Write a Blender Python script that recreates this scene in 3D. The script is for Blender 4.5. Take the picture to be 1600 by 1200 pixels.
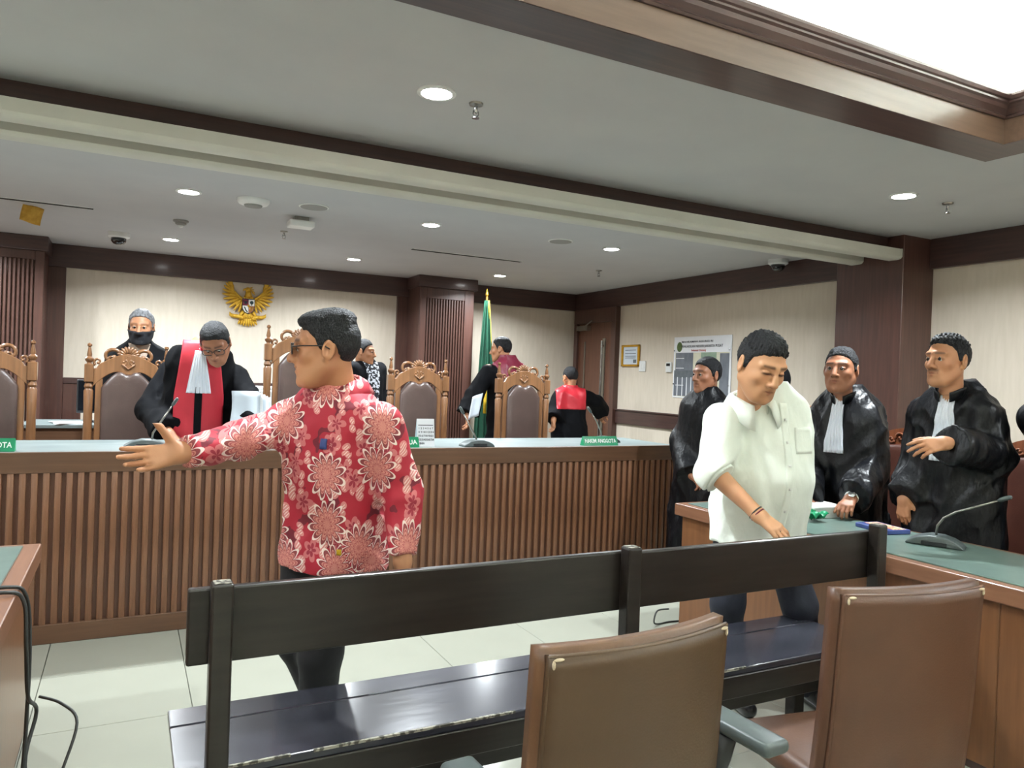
import bpy, bmesh, math, random
import numpy as np
from mathutils import Vector, Matrix

for o in list(bpy.data.objects): bpy.data.objects.remove(o)
scene = bpy.context.scene
COL = scene.collection
PI = math.pi

# ------------------------------------------------------------------ camera
CAM_H = 1.45
FPX = 1169.04
RW = np.array([[0.88926, -0.02894, -0.45649], [-0.45595, 0.02317, -0.88970], [0.03632, 0.99931, 0.00741]])
u_, _, v_ = np.linalg.svd(RW); RW = u_ @ v_
cam_d = bpy.data.cameras.new('camera'); cam = bpy.data.objects.new('camera', cam_d); COL.objects.link(cam)
cam_d.sensor_fit = 'HORIZONTAL'; cam_d.sensor_width = 36.0; cam_d.lens = 36.0 * FPX / 1600.0
cam_d.clip_start = 0.05
cam.matrix_world = Matrix([[*RW[0], 0], [*RW[1], 0], [*RW[2], CAM_H], [0, 0, 0, 1]])
scene.camera = cam

# ------------------------------------------------------------------ world, exposure
w = bpy.data.worlds.new('world'); scene.world = w; w.use_nodes = True
w.node_tree.nodes['Background'].inputs[0].default_value = (0.5, 0.5, 0.5, 1)
w.node_tree.nodes['Background'].inputs[1].default_value = 0.15
vs = scene.view_settings
vs.view_transform = 'Standard'; vs.look = 'None'; vs.gamma = 1.0; vs.use_curve_mapping = False
vs.exposure = EXPOSURE = 0.90
DOWNLIGHT_W = 1.0       # scale of each recessed lamp
COVE_E = 48.0           # radiance of the cove tubes

# ------------------------------------------------------------------ room numbers
XL, XR, YB, YF, ZC = -2.85, 5.2, 8.35, -3.0, 2.57
DAIS = 0.20

def ray(px, py): return RW @ np.array([px - 800.0, 600.0 - py, -FPX])
def atY(px, py, y): r = ray(px, py); return np.array([0, 0, CAM_H]) + r * (y / r[1])
def atX(px, py, x): r = ray(px, py); return np.array([0, 0, CAM_H]) + r * (x / r[0])
def atZ(px, py, z): r = ray(px, py); return np.array([0, 0, CAM_H]) + r * ((z - CAM_H) / r[2])

# ------------------------------------------------------------------ materials
def lin(c): 
    c = c / 255.0
    return c / 12.92 if c <= 0.04045 else ((c + 0.055) / 1.055) ** 2.4
def rgb(r, g, b): return (lin(r), lin(g), lin(b), 1.0)

MATS = {}
def mat(name, col, rough=0.5, metal=0.0, col2=None, scale=8.0, stretch=(1, 1, 1), bump=0.0, bscale=None, coat=0.0, spec=0.5, emit=None, estr=0.0, detail=4.0, sheen=0.0, alpha=1.0, lo=0.35, hi=0.65):
    m = bpy.data.materials.new(name); m.use_nodes = True; MATS[name] = m
    nt = m.node_tree; b = nt.nodes['Principled BSDF']
    b.inputs['Base Color'].default_value = col
    b.inputs['Roughness'].default_value = rough; b.inputs['Metallic'].default_value = metal
    b.inputs['Specular IOR Level'].default_value = spec
    b.inputs['Coat Weight'].default_value = coat; b.inputs['Coat Roughness'].default_value = 0.12
    b.inputs['Sheen Weight'].default_value = sheen
    if alpha < 1: b.inputs['Alpha'].default_value = alpha
    if emit: b.inputs['Emission Color'].default_value = emit; b.inputs['Emission Strength'].default_value = estr
    tc = nt.nodes.new('ShaderNodeTexCoord'); mp = nt.nodes.new('ShaderNodeMapping')
    mp.inputs['Scale'].default_value = stretch
    nt.links.new(tc.outputs['Object'], mp.inputs['Vector'])
    if col2 is not None:
        n = nt.nodes.new('ShaderNodeTexNoise'); n.inputs['Scale'].default_value = scale; n.inputs['Detail'].default_value = detail
        nt.links.new(mp.outputs['Vector'], n.inputs['Vector'])
        r = nt.nodes.new('ShaderNodeValToRGB'); r.color_ramp.elements[0].position = lo; r.color_ramp.elements[1].position = hi
        r.color_ramp.elements[0].color = col; r.color_ramp.elements[1].color = col2
        nt.links.new(n.outputs['Fac'], r.inputs['Fac']); nt.links.new(r.outputs['Color'], b.inputs['Base Color'])
    if bump:
        n2 = nt.nodes.new('ShaderNodeTexNoise'); n2.inputs['Scale'].default_value = bscale or scale; n2.inputs['Detail'].default_value = 3
        nt.links.new(mp.outputs['Vector'], n2.inputs['Vector'])
        bp = nt.nodes.new('ShaderNodeBump'); bp.inputs['Strength'].default_value = bump; bp.inputs['Distance'].default_value = 0.01
        nt.links.new(n2.outputs['Fac'], bp.inputs['Height']); nt.links.new(bp.outputs['Normal'], b.inputs['Normal'])
    return m

def wood(name, a, b, rough=0.35, axis='z', coat=0.25, scale=5.0):
    st = {'z': (9, 9, 0.6), 'x': (0.6, 9, 9), 'y': (9, 0.6, 9)}[axis]
    return mat(name, a, rough, 0, b, scale, st, bump=0.03, coat=coat, detail=6.0, lo=0.3, hi=0.7)

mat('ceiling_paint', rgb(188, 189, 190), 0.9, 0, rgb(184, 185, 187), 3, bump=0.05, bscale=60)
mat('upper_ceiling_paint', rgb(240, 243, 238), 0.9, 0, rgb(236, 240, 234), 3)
mat('wall_fabric', rgb(214, 203, 187), 0.85, 0, rgb(208, 197, 180), 30, (1, 1, 0.15), bump=0.06, bscale=80)
wood('dark_wood_z', rgb(72, 48, 42), rgb(90, 60, 51), 0.38, 'z')
wood('dark_wood_x', rgb(62, 44, 42), rgb(78, 55, 50), 0.38, 'x')
wood('dark_wood_y', rgb(62, 44, 42), rgb(78, 55, 50), 0.38, 'y')
wood('fascia_wood', rgb(84, 64, 51), rgb(98, 76, 62), 0.36, 'x', 0.15)
wood('bench_wood_z', rgb(104, 70, 48), rgb(128, 88, 62), 0.38, 'z')
wood('bench_wood_x', rgb(86, 60, 42), rgb(100, 71, 51), 0.38, 'x')
wood('groove_wood', rgb(84, 54, 38), rgb(96, 62, 44), 0.5, 'z')
wood('table_wood', rgb(110, 72, 46), rgb(126, 84, 54), 0.35, 'z')
wood('table_edge_wood', rgb(124, 84, 62), rgb(140, 98, 74), 0.35, 'y')
wood('throne_wood', rgb(98, 66, 41), rgb(130, 90, 58), 0.32, 'z', 0.35)
wood('door_wood', rgb(92, 58, 44), rgb(110, 72, 54), 0.4, 'z')
wood('carved_wood', rgb(96, 52, 32), rgb(128, 74, 48), 0.3, 'z', 0.4)
mat('teal_top', rgb(92, 112, 105), 0.3, 0, rgb(110, 130, 122), 6, (1, 1, 1), bump=0.04, bscale=25, lo=0.3, hi=0.7)
mat('bench_top_laminate', rgb(104, 116, 117), 0.4, 0, rgb(120, 131, 130), 5, (0.5, 3, 3))
mat('black_wood', rgb(28, 24, 22), 0.36, 0, rgb(39, 34, 31), 6, (0.6, 6, 6), bump=0.05, bscale=20, coat=0.15)
mat('sheen_black_wood', rgb(40, 41, 50), 0.24, 0, rgb(60, 61, 70), 3, (0.8, 3, 3), bump=0.04, bscale=12, coat=0.25)  # black wood lightened and blued: the seat's sheen is painted into the colour
mat('worn_edge', rgb(150, 146, 134), 0.7, 0, rgb(60, 56, 50), 60, lo=0.45, hi=0.55)
mat('brown_leather', rgb(76, 56, 37), 0.42, 0, rgb(84, 63, 43), 4, bump=0.06, bscale=160)
mat('brown_leather_roll', rgb(106, 76, 54), 0.4, 0, rgb(96, 68, 47), 9, bump=0.08, bscale=120)
mat('reddish_leather', rgb(86, 57, 41), 0.42, 0, rgb(94, 64, 47), 5, bump=0.06, bscale=160)
mat('foam', rgb(222, 208, 186), 0.9, 0, rgb(190, 170, 140), 80)
mat('dark_leather', rgb(66, 52, 48), 0.36, 0, rgb(78, 62, 57), 5, bump=0.08, bscale=140)
mat('counsel_leather', rgb(74, 42, 34), 0.36, 0, rgb(88, 52, 42), 5, bump=0.08, bscale=140)
mat('tile', rgb(163, 165, 152), 0.15, 0, rgb(157, 159, 146), 1.3, bump=0.004, bscale=3, spec=0.6)
mat('grout', rgb(150, 148, 136), 0.8, 0, rgb(130, 128, 118), 20)
mat('black_plastic', rgb(34, 36, 38), 0.42, 0, rgb(40, 42, 44), 20)
mat('grey_plastic', rgb(74, 84, 84), 0.4, 0, rgb(84, 92, 92), 10)
mat('white_plastic', rgb(226, 228, 226), 0.4, 0, rgb(220, 222, 220), 10)
mat('cream_casing', rgb(204, 204, 194), 0.5, 0, rgb(198, 198, 188), 4)
mat('chrome', rgb(190, 192, 194), 0.18, 1.0, rgb(170, 172, 176), 30)
mat('steel', rgb(170, 168, 162), 0.3, 1.0, rgb(150, 148, 142), 20, (1, 1, .2))
mat('brass', rgb(214, 166, 58), 0.35, 0.75, rgb(196, 146, 44), 14)
mat('gold_paint', rgb(222, 178, 58), 0.42, 0.35, rgb(204, 156, 40), 20, bump=0.2, bscale=120)
mat('dark_gold', rgb(120, 84, 24), 0.5, 0.3, rgb(100, 70, 20), 20)
mat('shield_red', rgb(118, 40, 58), 0.5, 0, rgb(108, 34, 50), 20)
mat('shield_white', rgb(232, 230, 222), 0.5, 0, rgb(224, 222, 214), 20)
mat('shield_green', rgb(32, 62, 66), 0.5, 0, rgb(26, 54, 58), 20)
mat('shield_brown', rgb(150, 96, 56), 0.5, 0, rgb(140, 86, 48), 20)
mat('paper', rgb(232, 234, 238), 0.7, 0, rgb(226, 228, 232), 6)
mat('paper_blue', rgb(206, 216, 226), 0.6, 0, rgb(198, 208, 218), 6)
mat('ink', rgb(40, 42, 50), 0.7, 0, rgb(50, 52, 60), 30)
mat('green_plate', rgb(12, 134, 88), 0.35, 0, rgb(14, 142, 94), 20)
mat('plate_white', rgb(238, 242, 238), 0.5, 0, rgb(230, 234, 230), 20)
mat('flag_green', rgb(14, 76, 54), 0.7, 0, rgb(12, 64, 46), 12, bump=0.15, bscale=200)
mat('flag_yellow', rgb(222, 186, 40), 0.7, 0, rgb(206, 168, 30), 40)
mat('yellow_paper', rgb(214, 168, 70), 0.7, 0, rgb(196, 148, 54), 30)
mat('dark_slot', rgb(46, 46, 46), 0.8, 0, rgb(40, 40, 40), 30)
mat('grille_grey', rgb(150, 150, 146), 0.7, 0, rgb(138, 138, 134), 200)
mat('print_grey', rgb(120, 126, 134), 0.5, 0, rgb(98, 104, 114), 14, (1, 1, 0.4))
mat('print_dark', rgb(84, 92, 98), 0.5, 0, rgb(102, 108, 114), 18)
mat('print_green', rgb(134, 158, 136), 0.5, 0, rgb(150, 170, 150), 18)
mat('print_cream', rgb(206, 204, 180), 0.5, 0, rgb(214, 212, 192), 10)
mat('print_red', rgb(190, 70, 50), 0.5, 0, rgb(176, 60, 44), 10)
mat('emblem_green', rgb(70, 92, 40), 0.5, 0, rgb(86, 106, 48), 60)
mat('blue_print', rgb(46, 62, 120), 0.4, 0, rgb(60, 76, 134), 20)
mat('candy_print', rgb(190, 110, 90), 0.35, 0, rgb(240, 214, 170), 70, lo=0.45, hi=0.55)
mat('lamp_white', (1, 1, 1, 1), 0.5, emit=(1.0, 0.99, 0.97, 1), estr=28.0)
mat('tube_white', (1, 1, 1, 1), 0.5, emit=(0.97, 1.0, 0.96, 1), estr=COVE_E)
mat('screen_black', rgb(16, 20, 26), 0.25, 0, rgb(18, 22, 28), 10)
mat('smoked_dome', rgb(22, 24, 28), 0.1, 0, rgb(26, 28, 32), 10, coat=0.5)
mat('cable_black', rgb(46, 48, 46), 0.5, 0, rgb(54, 56, 54), 20)
M = MATS

# ------------------------------------------------------------------ object helpers
def tag(o, label=None, cat=None, group=None, kind=None):
    if label: o['label'] = label
    if cat: o['category'] = cat
    if group: o['group'] = group
    if kind: o['kind'] = kind
    return o
def thing(name, label, cat, loc=(0, 0, 0), rotz=0.0, group=None):
    o = bpy.data.objects.new(name, None); COL.objects.link(o)
    o.location = loc; o.rotation_euler = (0, 0, rotz); o.empty_display_size = 0.1
    return tag(o, label, cat, group)
def link_mesh(name, me, m=None, parent=None, loc=None, rot=None):
    o = bpy.data.objects.new(name, me); COL.objects.link(o)
    if m is not None and not me.materials:
        for q in (m if isinstance(m, (list, tuple)) else [m]): me.materials.append(MATS[q])
    if parent is not None: o.parent = parent
    if loc is not None: o.location = loc
    if rot is not None: o.rotation_euler = rot
    return o
def copy_tree(o, parent=None):
    c = o.copy(); COL.objects.link(c); c.parent = parent
    for ch in [k for k in bpy.data.objects if k.parent == o]: copy_tree(ch, c)
    return c

class MB:
    def __init__(s): s.v = []; s.f = []; s.mi = []
    def add(s, v, f, mi=0):
        n = len(s.v); s.v += [tuple(map(float, p)) for p in v]; s.f += [tuple(i + n for i in q) for q in f]; s.mi += [mi] * len(f); return s
    def box(s, a, b, mi=0, rot=None, c=None):
        x0, y0, z0 = a; x1, y1, z1 = b
        v = [(x0, y0, z0), (x1, y0, z0), (x1, y1, z0), (x0, y1, z0), (x0, y0, z1), (x1, y0, z1), (x1, y1, z1), (x0, y1, z1)]
        if rot is not None:
            cc = Vector(c if c is not None else ((x0 + x1) / 2, (y0 + y1) / 2, (z0 + z1) / 2)); v = [rot @ (Vector(p) - cc) + cc for p in v]
        return s.add(v, [(0, 3, 2, 1), (4, 5, 6, 7), (0, 1, 5, 4), (1, 2, 6, 5), (2, 3, 7, 6), (3, 0, 4, 7)], mi)
    def prism(s, poly, h0, h1, axis='z', mi=0):
        # poly 2-D outline (ccw), extruded along axis
        n = len(poly)
        def P(p, h):
            return {'z': (p[0], p[1], h), 'y': (p[0], h, p[1]), 'x': (h, p[0], p[1])}[axis]
        v = [P(p, h0) for p in poly] + [P(p, h1) for p in poly]
        f = [tuple(range(n))[::-1], tuple(range(n, 2 * n))] + [(i, (i + 1) % n, n + (i + 1) % n, n + i) for i in range(n)]
        return s.add(v, f, mi)
    def tube(s, pts, r, n=8, mi=0, caps=True):
        pts = [Vector(p) for p in pts]; rs = r if isinstance(r, (list, tuple)) else [r] * len(pts)
        v = []; f = []; up = Vector((0.13, 0.27, 1)).normalized(); prev = None
        for i, p in enumerate(pts):
            d = (pts[min(i + 1, len(pts) - 1)] - pts[max(i - 1, 0)]).normalized()
            if prev is None:
                a = d.cross(up)
                if a.length < 1e-3: a = d.cross(Vector((1, 0, 0)))
            else: a = prev - d * prev.dot(d)
            a.normalize(); prev = a; b = d.cross(a)
            for k in range(n):
                t = 2 * PI * k / n; v.append(p + (a * math.cos(t) + b * math.sin(t)) * rs[i])
        for i in range(len(pts) - 1):
            for k in range(n): f.append((i * n + k, i * n + (k + 1) % n, (i + 1) * n + (k + 1) % n, (i + 1) * n + k))
        if caps: f.append(tuple(range(n))[::-1]); f.append(tuple((len(pts) - 1) * n + k for k in range(n)))
        return s.add(v, f, mi)
    def lathe(s, prof, c=(0, 0, 0), n=16, mi=0, axis='z'):
        v = []; f = []
        for r, h in prof:
            for k in range(n):
                t = 2 * PI * k / n; x, y = r * math.cos(t), r * math.sin(t)
                q = {'z': (x, y, h), 'y': (x, h, -y), 'x': (h, x, y)}[axis]; v.append((c[0] + q[0], c[1] + q[1], c[2] + q[2]))
        m = len(prof)
        for i in range(m - 1):
            for k in range(n): f.append((i * n + k, i * n + (k + 1) % n, (i + 1) * n + (k + 1) % n, (i + 1) * n + k))
        f.append(tuple(range(n))[::-1]); f.append(tuple((m - 1) * n + k for k in range(n)))
        return s.add(v, f, mi)
    def ball(s, c, r, n=10, m=6, mi=0, R=None):
        r = r if isinstance(r, (list, tuple)) else (r, r, r); v = []; f = []
        for i in range(m + 1):
            ph = PI * i / m
            for k in range(n):
                t = 2 * PI * k / n; q = Vector((r[0] * math.sin(ph) * math.cos(t), r[1] * math.sin(ph) * math.sin(t), r[2] * math.cos(ph)))
                if R is not None: q = R @ q
                v.append(Vector(c) + q)
        for i in range(m):
            for k in range(n): f.append((i * n + k, (i + 1) * n + k, (i + 1) * n + (k + 1) % n, i * n + (k + 1) % n))
        return s.add(v, f, mi)
    def grid(s, fn, nu, nv, mi=0):
        v = [fn(i / nu, j / nv) for j in range(nv + 1) for i in range(nu + 1)]; W = nu + 1
        return s.add(v, [(j * W + i, j * W + i + 1, (j + 1) * W + i + 1, (j + 1) * W + i) for j in range(nv) for i in range(nu)], mi)
    def mesh(s, name, bevel=0.0, seg=1, smooth=False, solid=0.0):
        me = bpy.data.meshes.new(name); me.from_pydata(s.v, [], s.f)
        me.polygons.foreach_set('material_index', s.mi)
        bm = bmesh.new(); bm.from_mesh(me)
        bmesh.ops.remove_doubles(bm, verts=bm.verts, dist=1e-5)
        if solid:
            bmesh.ops.recalc_face_normals(bm, faces=bm.faces)
            bmesh.ops.solidify(bm, geom=list(bm.faces), thickness=solid)
        bmesh.ops.recalc_face_normals(bm, faces=bm.faces)
        if bevel:
            es = [e for e in bm.edges if len(e.link_faces) == 2 and e.calc_face_angle(0) > 0.6]
            bmesh.ops.bevel(bm, geom=es, offset=bevel, segments=seg, affect='EDGES', profile=0.5, clamp_overlap=True)
        bm.to_mesh(me); bm.free()
        if smooth:
            me.polygons.foreach_set('use_smooth', [True] * len(me.polygons))
            if smooth != 'all':
                bm = bmesh.new(); bm.from_mesh(me)
                for e in bm.edges:
                    if len(e.link_faces) == 2 and e.calc_face_angle(0) > 0.7: e.smooth = False
                bm.to_mesh(me); bm.free()
        me.update(); return me
    def build(s, name, m, parent=None, loc=None, rot=None, **k):
        return link_mesh(name, s.mesh(name, **k), m, parent, loc, rot)

def struct(name, mb, m, label=None, parent=None, **k):
    o = mb.build(name, m, parent, **k)
    if parent is None: tag(o, label, None, None, 'structure')
    return o
def text_mesh(txt, size, depth=0.0015, align='CENTER', bold=0.0):
    cu = bpy.data.curves.new('lettering', 'FONT'); cu.body = txt; cu.size = size; cu.extrude = depth; cu.align_x = align; cu.align_y = 'CENTER'
    cu.offset = bold; cu.resolution_u = 2
    o = bpy.data.objects.new('lettering', cu); COL.objects.link(o)
    dg = bpy.context.evaluated_depsgraph_get(); me = bpy.data.meshes.new_from_object(o.evaluated_get(dg))
    bpy.data.objects.remove(o); bpy.data.curves.remove(cu); me.name = 'lettering'; me.materials.clear()
    return me

# ================================================================== SETTING
# floor with separate tiles
fl = struct('floor', MB().box((XL, YF, -0.12), (XR, YB, -0.012)), 'grout', 'cream glossy tiled courtroom floor')
tile_me = MB().box((0.0015, 0.0015, -0.012), (0.5985, 0.5985, 0)).mesh('tile', bevel=0.0015)
tile_me.materials.append(M['tile'])
x = 0.285 - 0.6 * 6
rest = MB()
while x < XR:
    y = 3.39 - 0.6 * 11
    while y < YB:
        x1, y1 = min(x + 0.6, XR), min(y + 0.6, YB); x0, y0 = max(x, XL), max(y, YF)
        if x1 - x0 > 0.05 and y1 - y0 > 0.05:
            full = abs(x1 - x0 - 0.6) < 1e-6 and abs(y1 - y0 - 0.6) < 1e-6
            vis = (-0.95 < x < 3.4 and 0.9 < y < 4.4)
            if full and vis: link_mesh('tile', tile_me, None, fl, (x, y, 0))
            else: rest.box((x0 + .0015, y0 + .0015, -0.012), (x1 - .0015, y1 - .0015, 0))
        y += 0.6
    x += 0.6
o = rest.build('tile_field', 'tile', fl); o['kind'] = 'stuff'

# raised dais behind the judges' bench
struct('floor_dais', MB().box((XL, 4.56, 0.0), (3.72, YB, DAIS)), 'bench_wood_x', 'raised wooden dais behind the judges bench', bevel=0.006)

# walls
struct('wall_back', MB().box((XL - .15, YB, 0), (XR + .15, YB + .15, 3.2)), 'wall_fabric', 'beige back wall behind the judges')
struct('wall_right', MB().box((XR, YF, 0), (XR + .15, YB, 3.2)), 'wall_fabric', 'beige right wall with wooden crown and rail')
struct('wall_left', MB().box((XL - .15, YF, 0), (XL, YB, 3.2)), 'wall_fabric', 'beige left wall')
struct('wall_front', MB().box((XL - .15, YF - .15, 0), (XR + .15, YF, 3.2)), 'wall_fabric', 'beige wall at the public end of the room')

# ceiling with the tray recess
TX0, TX1, TY0, TY1 = -1.0, 3.37, -2.3, 1.955
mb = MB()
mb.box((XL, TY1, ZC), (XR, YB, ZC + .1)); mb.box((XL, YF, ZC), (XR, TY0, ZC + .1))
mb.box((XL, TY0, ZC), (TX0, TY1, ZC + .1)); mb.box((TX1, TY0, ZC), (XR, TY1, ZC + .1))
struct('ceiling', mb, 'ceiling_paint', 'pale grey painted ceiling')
UZ = 3.06; CO = 0.34
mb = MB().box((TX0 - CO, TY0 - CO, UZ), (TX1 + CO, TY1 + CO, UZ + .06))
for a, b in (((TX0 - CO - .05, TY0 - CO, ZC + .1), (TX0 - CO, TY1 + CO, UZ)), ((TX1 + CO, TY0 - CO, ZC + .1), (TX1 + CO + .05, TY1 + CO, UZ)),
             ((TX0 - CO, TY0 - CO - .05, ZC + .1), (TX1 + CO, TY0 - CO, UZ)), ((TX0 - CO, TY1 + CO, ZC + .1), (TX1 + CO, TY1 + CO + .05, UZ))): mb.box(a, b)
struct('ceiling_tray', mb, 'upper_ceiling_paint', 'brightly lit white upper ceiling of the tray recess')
# wooden band, fascia and moulding round the tray
def ring(mb, x0, y0, x1, y1, prof):
    # prof: list of (offset inward, z) closed outline swept round the rectangle with mitred corners
    n = len(prof); v = []; f = []
    for cx, cy, sx, sy in ((x0, y0, 1, 1), (x1, y0, -1, 1), (x1, y1, -1, -1), (x0, y1, 1, -1)):
        for d, z in prof: v.append((cx + sx * d, cy + sy * d, z))
    for c in range(4):
        e = (c + 1) % 4
        for i in range(n): f.append((c * n + i, e * n + i, e * n + (i + 1) % n, c * n + (i + 1) % n))
    return mb.add(v, f)
struct('trim_1', ring(MB(), TX0, TY0, TX1, TY1, [(-.185, ZC + .005), (-.185, ZC - .022), (0.0, ZC - .022), (0.0, ZC + .005)]), 'dark_wood_x', 'dark wooden band framing the ceiling tray')
struct('trim_2', ring(MB(), TX0, TY0, TX1, TY1, [(-.05, ZC - .021), (.004, ZC - .021), (.004, ZC + .085), (-.05, ZC + .085)]), 'fascia_wood', 'polished wooden fascia inside the ceiling tray')
mo = [(-.05, ZC + .085), (.012, ZC + .085), (.018, ZC + .092), (.012, ZC + .100), (.020, ZC + .108), (.030, ZC + .118), (.036, ZC + .132), (.046, ZC + .138), (.046, ZC + .146), (.054, ZC + .150), (.060, ZC + .162), (.060, ZC + .172), (-.05, ZC + .172)]
struct('trim_3', ring(MB(), TX0, TY0, TX1, TY1, mo), 'dark_wood_x', 'stepped crown moulding hiding the cove lights')
for k, (a, b) in enumerate((((TX0, TY1 + .16), (TX1, TY1 + .16)), ((TX1 + .16, TY0), (TX1 + .16, TY1)), ((TX0 - .16, TY0), (TX0 - .16, TY1)), ((TX0, TY0 - .16), (TX1, TY0 - .16)))):
    t = thing('cove_tube', ['long white cove tube above the far edge of the ceiling tray', 'long white cove tube above the right edge of the ceiling tray', 'long white cove tube above the left edge of the ceiling tray', 'long white cove tube above the near edge of the ceiling tray'][k], 'tube light', ((a[0] + b[0]) / 2, (a[1] + b[1]) / 2, ZC + .1), 0, 'cove tubes in the ceiling tray')
    h = Vector((b[0] - a[0], b[1] - a[1], 0)) / 2
    MB().tube([-h + Vector((0, 0, .075)), h + Vector((0, 0, .075))], 0.02, 8).build('tube', 'tube_white', t, smooth=True)
    for s in (-1, 0, 1): MB().box((h.x * s * .9 - .02, h.y * s * .9 - .02, 0), (h.x * s * .9 + .02, h.y * s * .9 + .02, .06)).build('holder', 'white_plastic', t)

# crown and wall woodwork
CB = 2.355
def wbox(name, a, b, m, label, bevel=0.004): return struct(name, MB().box(a, b), m, label, bevel=bevel)
PY0, PY1, PX = 3.47, 4.03, 4.86       # right pillar
wbox('trim_4', (XL, YB - .05, CB), (XR, YB, ZC), 'dark_wood_x', 'dark wooden crown along the back wall')
wbox('trim_5', (XR - .05, PY1, CB), (XR, YB - .05, ZC), 'dark_wood_y', 'dark wooden crown along the far right wall')
wbox('trim_6', (XR - .05, YF, CB), (XR, PY0, ZC), 'dark_wood_y', 'dark wooden crown along the near right wall')
wbox('trim_7', (XL, YF, CB), (XL + .05, YB - .05, ZC), 'dark_wood_y', 'dark wooden crown along the left wall')
wbox('trim_8', (PX, PY0, 0), (XR, PY1, ZC), 'dark_wood_z', 'square dark wooden pillar against the right wall')
wbox('trim_9', (XR - .03, PY1, .965), (XR, 7.36, 1.12), 'dark_wood_y', 'wooden chair rail along the far right wall')
wbox('trim_10', (XR - .03, YF, .965), (XR, PY0, 1.12), 'dark_wood_y', 'wooden chair rail along the near right wall')
mb = MB().box((XR - .045, PY1, 1.12), (XR, 7.36, 1.135)); struct('trim_11', mb, 'dark_wood_y', 'thin wooden cap on the far chair rail')
# back wall frame members
wbox('trim_12', (-.72, YB - .035, 0), (-.555, YB, CB), 'dark_wood_z', 'dark wooden upright left of the beige back panel')
wbox('trim_13', (2.74, YB - .035, 0), (2.96, YB, CB), 'dark_wood_z', 'dark wooden upright right of the beige back panel')
wbox('trim_14', (-.555, YB - .035, 1.245), (2.74, YB, 1.305), 'dark_wood_x', 'dark chair rail under the beige back panel')
wbox('trim_15', (-.555, YB - .035, 0), (2.74, YB, .45), 'dark_wood_x', 'dark low skirting board under the beige back panel')
wbox('trim_16', (-.555, YB - .03, .45), (-.40, YB, 1.245), 'dark_wood_z', 'dark stile at the left end of the low back panel')
wbox('trim_17', (-.40, YB - .03, 1.08), (2.74, YB, 1.245), 'dark_wood_x', 'dark panel strip below the back chair rail')
wbox('trim_18', (XL, YB - .035, 0), (-1.75, YB, CB), 'dark_wood_z', 'dark wooden panelling at the far left of the back wall')
# slatted pillars
def slat_pillar(name, x0, x1, y0, label, s0, s1, pitch, top):
    p = struct(name, MB().box((x0, y0, 0), (x1, YB, ZC)), 'dark_wood_z', label, bevel=0.004)
    MB().box((s0, y0 - .002, .3), (s1, y0 + .001, top)).build('slat_recess', 'groove_wood', p)
    me = MB().box((0, 0, 0), (pitch * .62, .022, top - .3)).mesh('slat', bevel=0.004); me.materials.append(M['dark_wood_z'])
    n = int(round((s1 - s0) / pitch))
    for i in range(n): link_mesh('slat', me, None, p, (s0 + (i + .19) * (s1 - s0) / n, y0 - .024, .3))
    for a, b in (((x0 + .001, y0 - .024, .3), (s0 - .004, y0 + .001, ZC - .13)), ((s1 + .004, y0 - .024, .3), (x1 - .001, y0 + .001, ZC - .13)), ((s0 - .004, y0 - .024, top), (s1 + .004, y0 + .001, ZC - .13))):
        MB().box(a, b).build('frame_board', 'dark_wood_z', p, bevel=0.003)
    MB().box((x0 - .03, y0 - .055, ZC - .13), (x1 + .03, YB - .06, ZC - .001)).build('capital', 'dark_wood_x', p, bevel=0.004)
    return p
slat_pillar('trim_19', 2.875, 3.535, 7.95, 'slatted dark wooden pillar beside the green flag', 2.955, 3.415, .0329, 2.32)
slat_pillar('trim_20', -1.36, -.70, 7.95, 'slatted dark wooden pillar at the left edge of the back wall', -1.24, -.775, .0329, 2.36)

# beam band with two long cream casings below
struct('trim_21', MB().box((XL, 3.60, ZC - .075), (XR, 4.02, ZC + .001)), 'dark_wood_x', 'dark wooden beam across the ceiling', bevel=0.003)
def casing(y, z, h, w, x1, label):
    t = thing('screen_casing', label, 'screen casing', (XL + .02, y, z), 0, 'long cream casings under the ceiling beam')
    L = x1 - XL - .02
    pr = [(-w / 2, h * .25), (-w / 2 + .012, h * .06), (-w / 2 + .03, 0), (w / 2 - .03, 0), (w / 2, h * .12), (w / 2, h), (-w / 2, h)]
    MB().prism(pr, 0, L - .012, 'x').build('case', 'cream_casing', t, smooth=True)
    MB().prism([(a * 1.05, b * 1.03 - .001) for a, b in pr], L - .012, L, 'x').build('end_cap', 'cream_casing', t, smooth=True)
    for k in (.1, .5, .9): MB().box((L * k - .02, .056, h - .004), (L * k + .02, .064, ZC - .075 - z)).build('hanger', 'steel', t)
casing(3.545, 2.395, .072, .13, PX - .004, 'nearer long cream roller screen casing under the ceiling beam')
casing(3.86, 2.40, .072, .13, PX - .004, 'farther long cream roller screen casing under the ceiling beam')

# door in the right wall beside the back corner
d = struct('door_1', MB().box((XR - .035, 7.45, 0), (XR - .002, 8.22, 2.18)), 'door_wood', 'brown wooden door with long steel handle in the right wall', bevel=0.003)
for a, b in (((XR - .07, 7.362, 0), (XR - .001, 7.45, 2.18)), ((XR - .07, 8.22, 0), (XR - .001, 8.29, 2.18)), ((XR - .072, 7.362, 2.18), (XR - .001, 8.29, CB - .001))): MB().box(a, b).build('door_frame', 'dark_wood_z', d, bevel=0.004)
MB().box((XR - .045, 7.60, .2), (XR - .034, 7.66, 1.98)).build('push_plate', 'steel', d)
MB().tube([(XR - .075, 7.63, .45), (XR - .075, 7.63, 1.95)], .014, 10).box((XR - .075, 7.615, .5), (XR - .04, 7.645, .53)).box((XR - .075, 7.615, 1.87), (XR - .04, 7.645, 1.9)).build('pull_handle', 'chrome', d, smooth=True)
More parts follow.
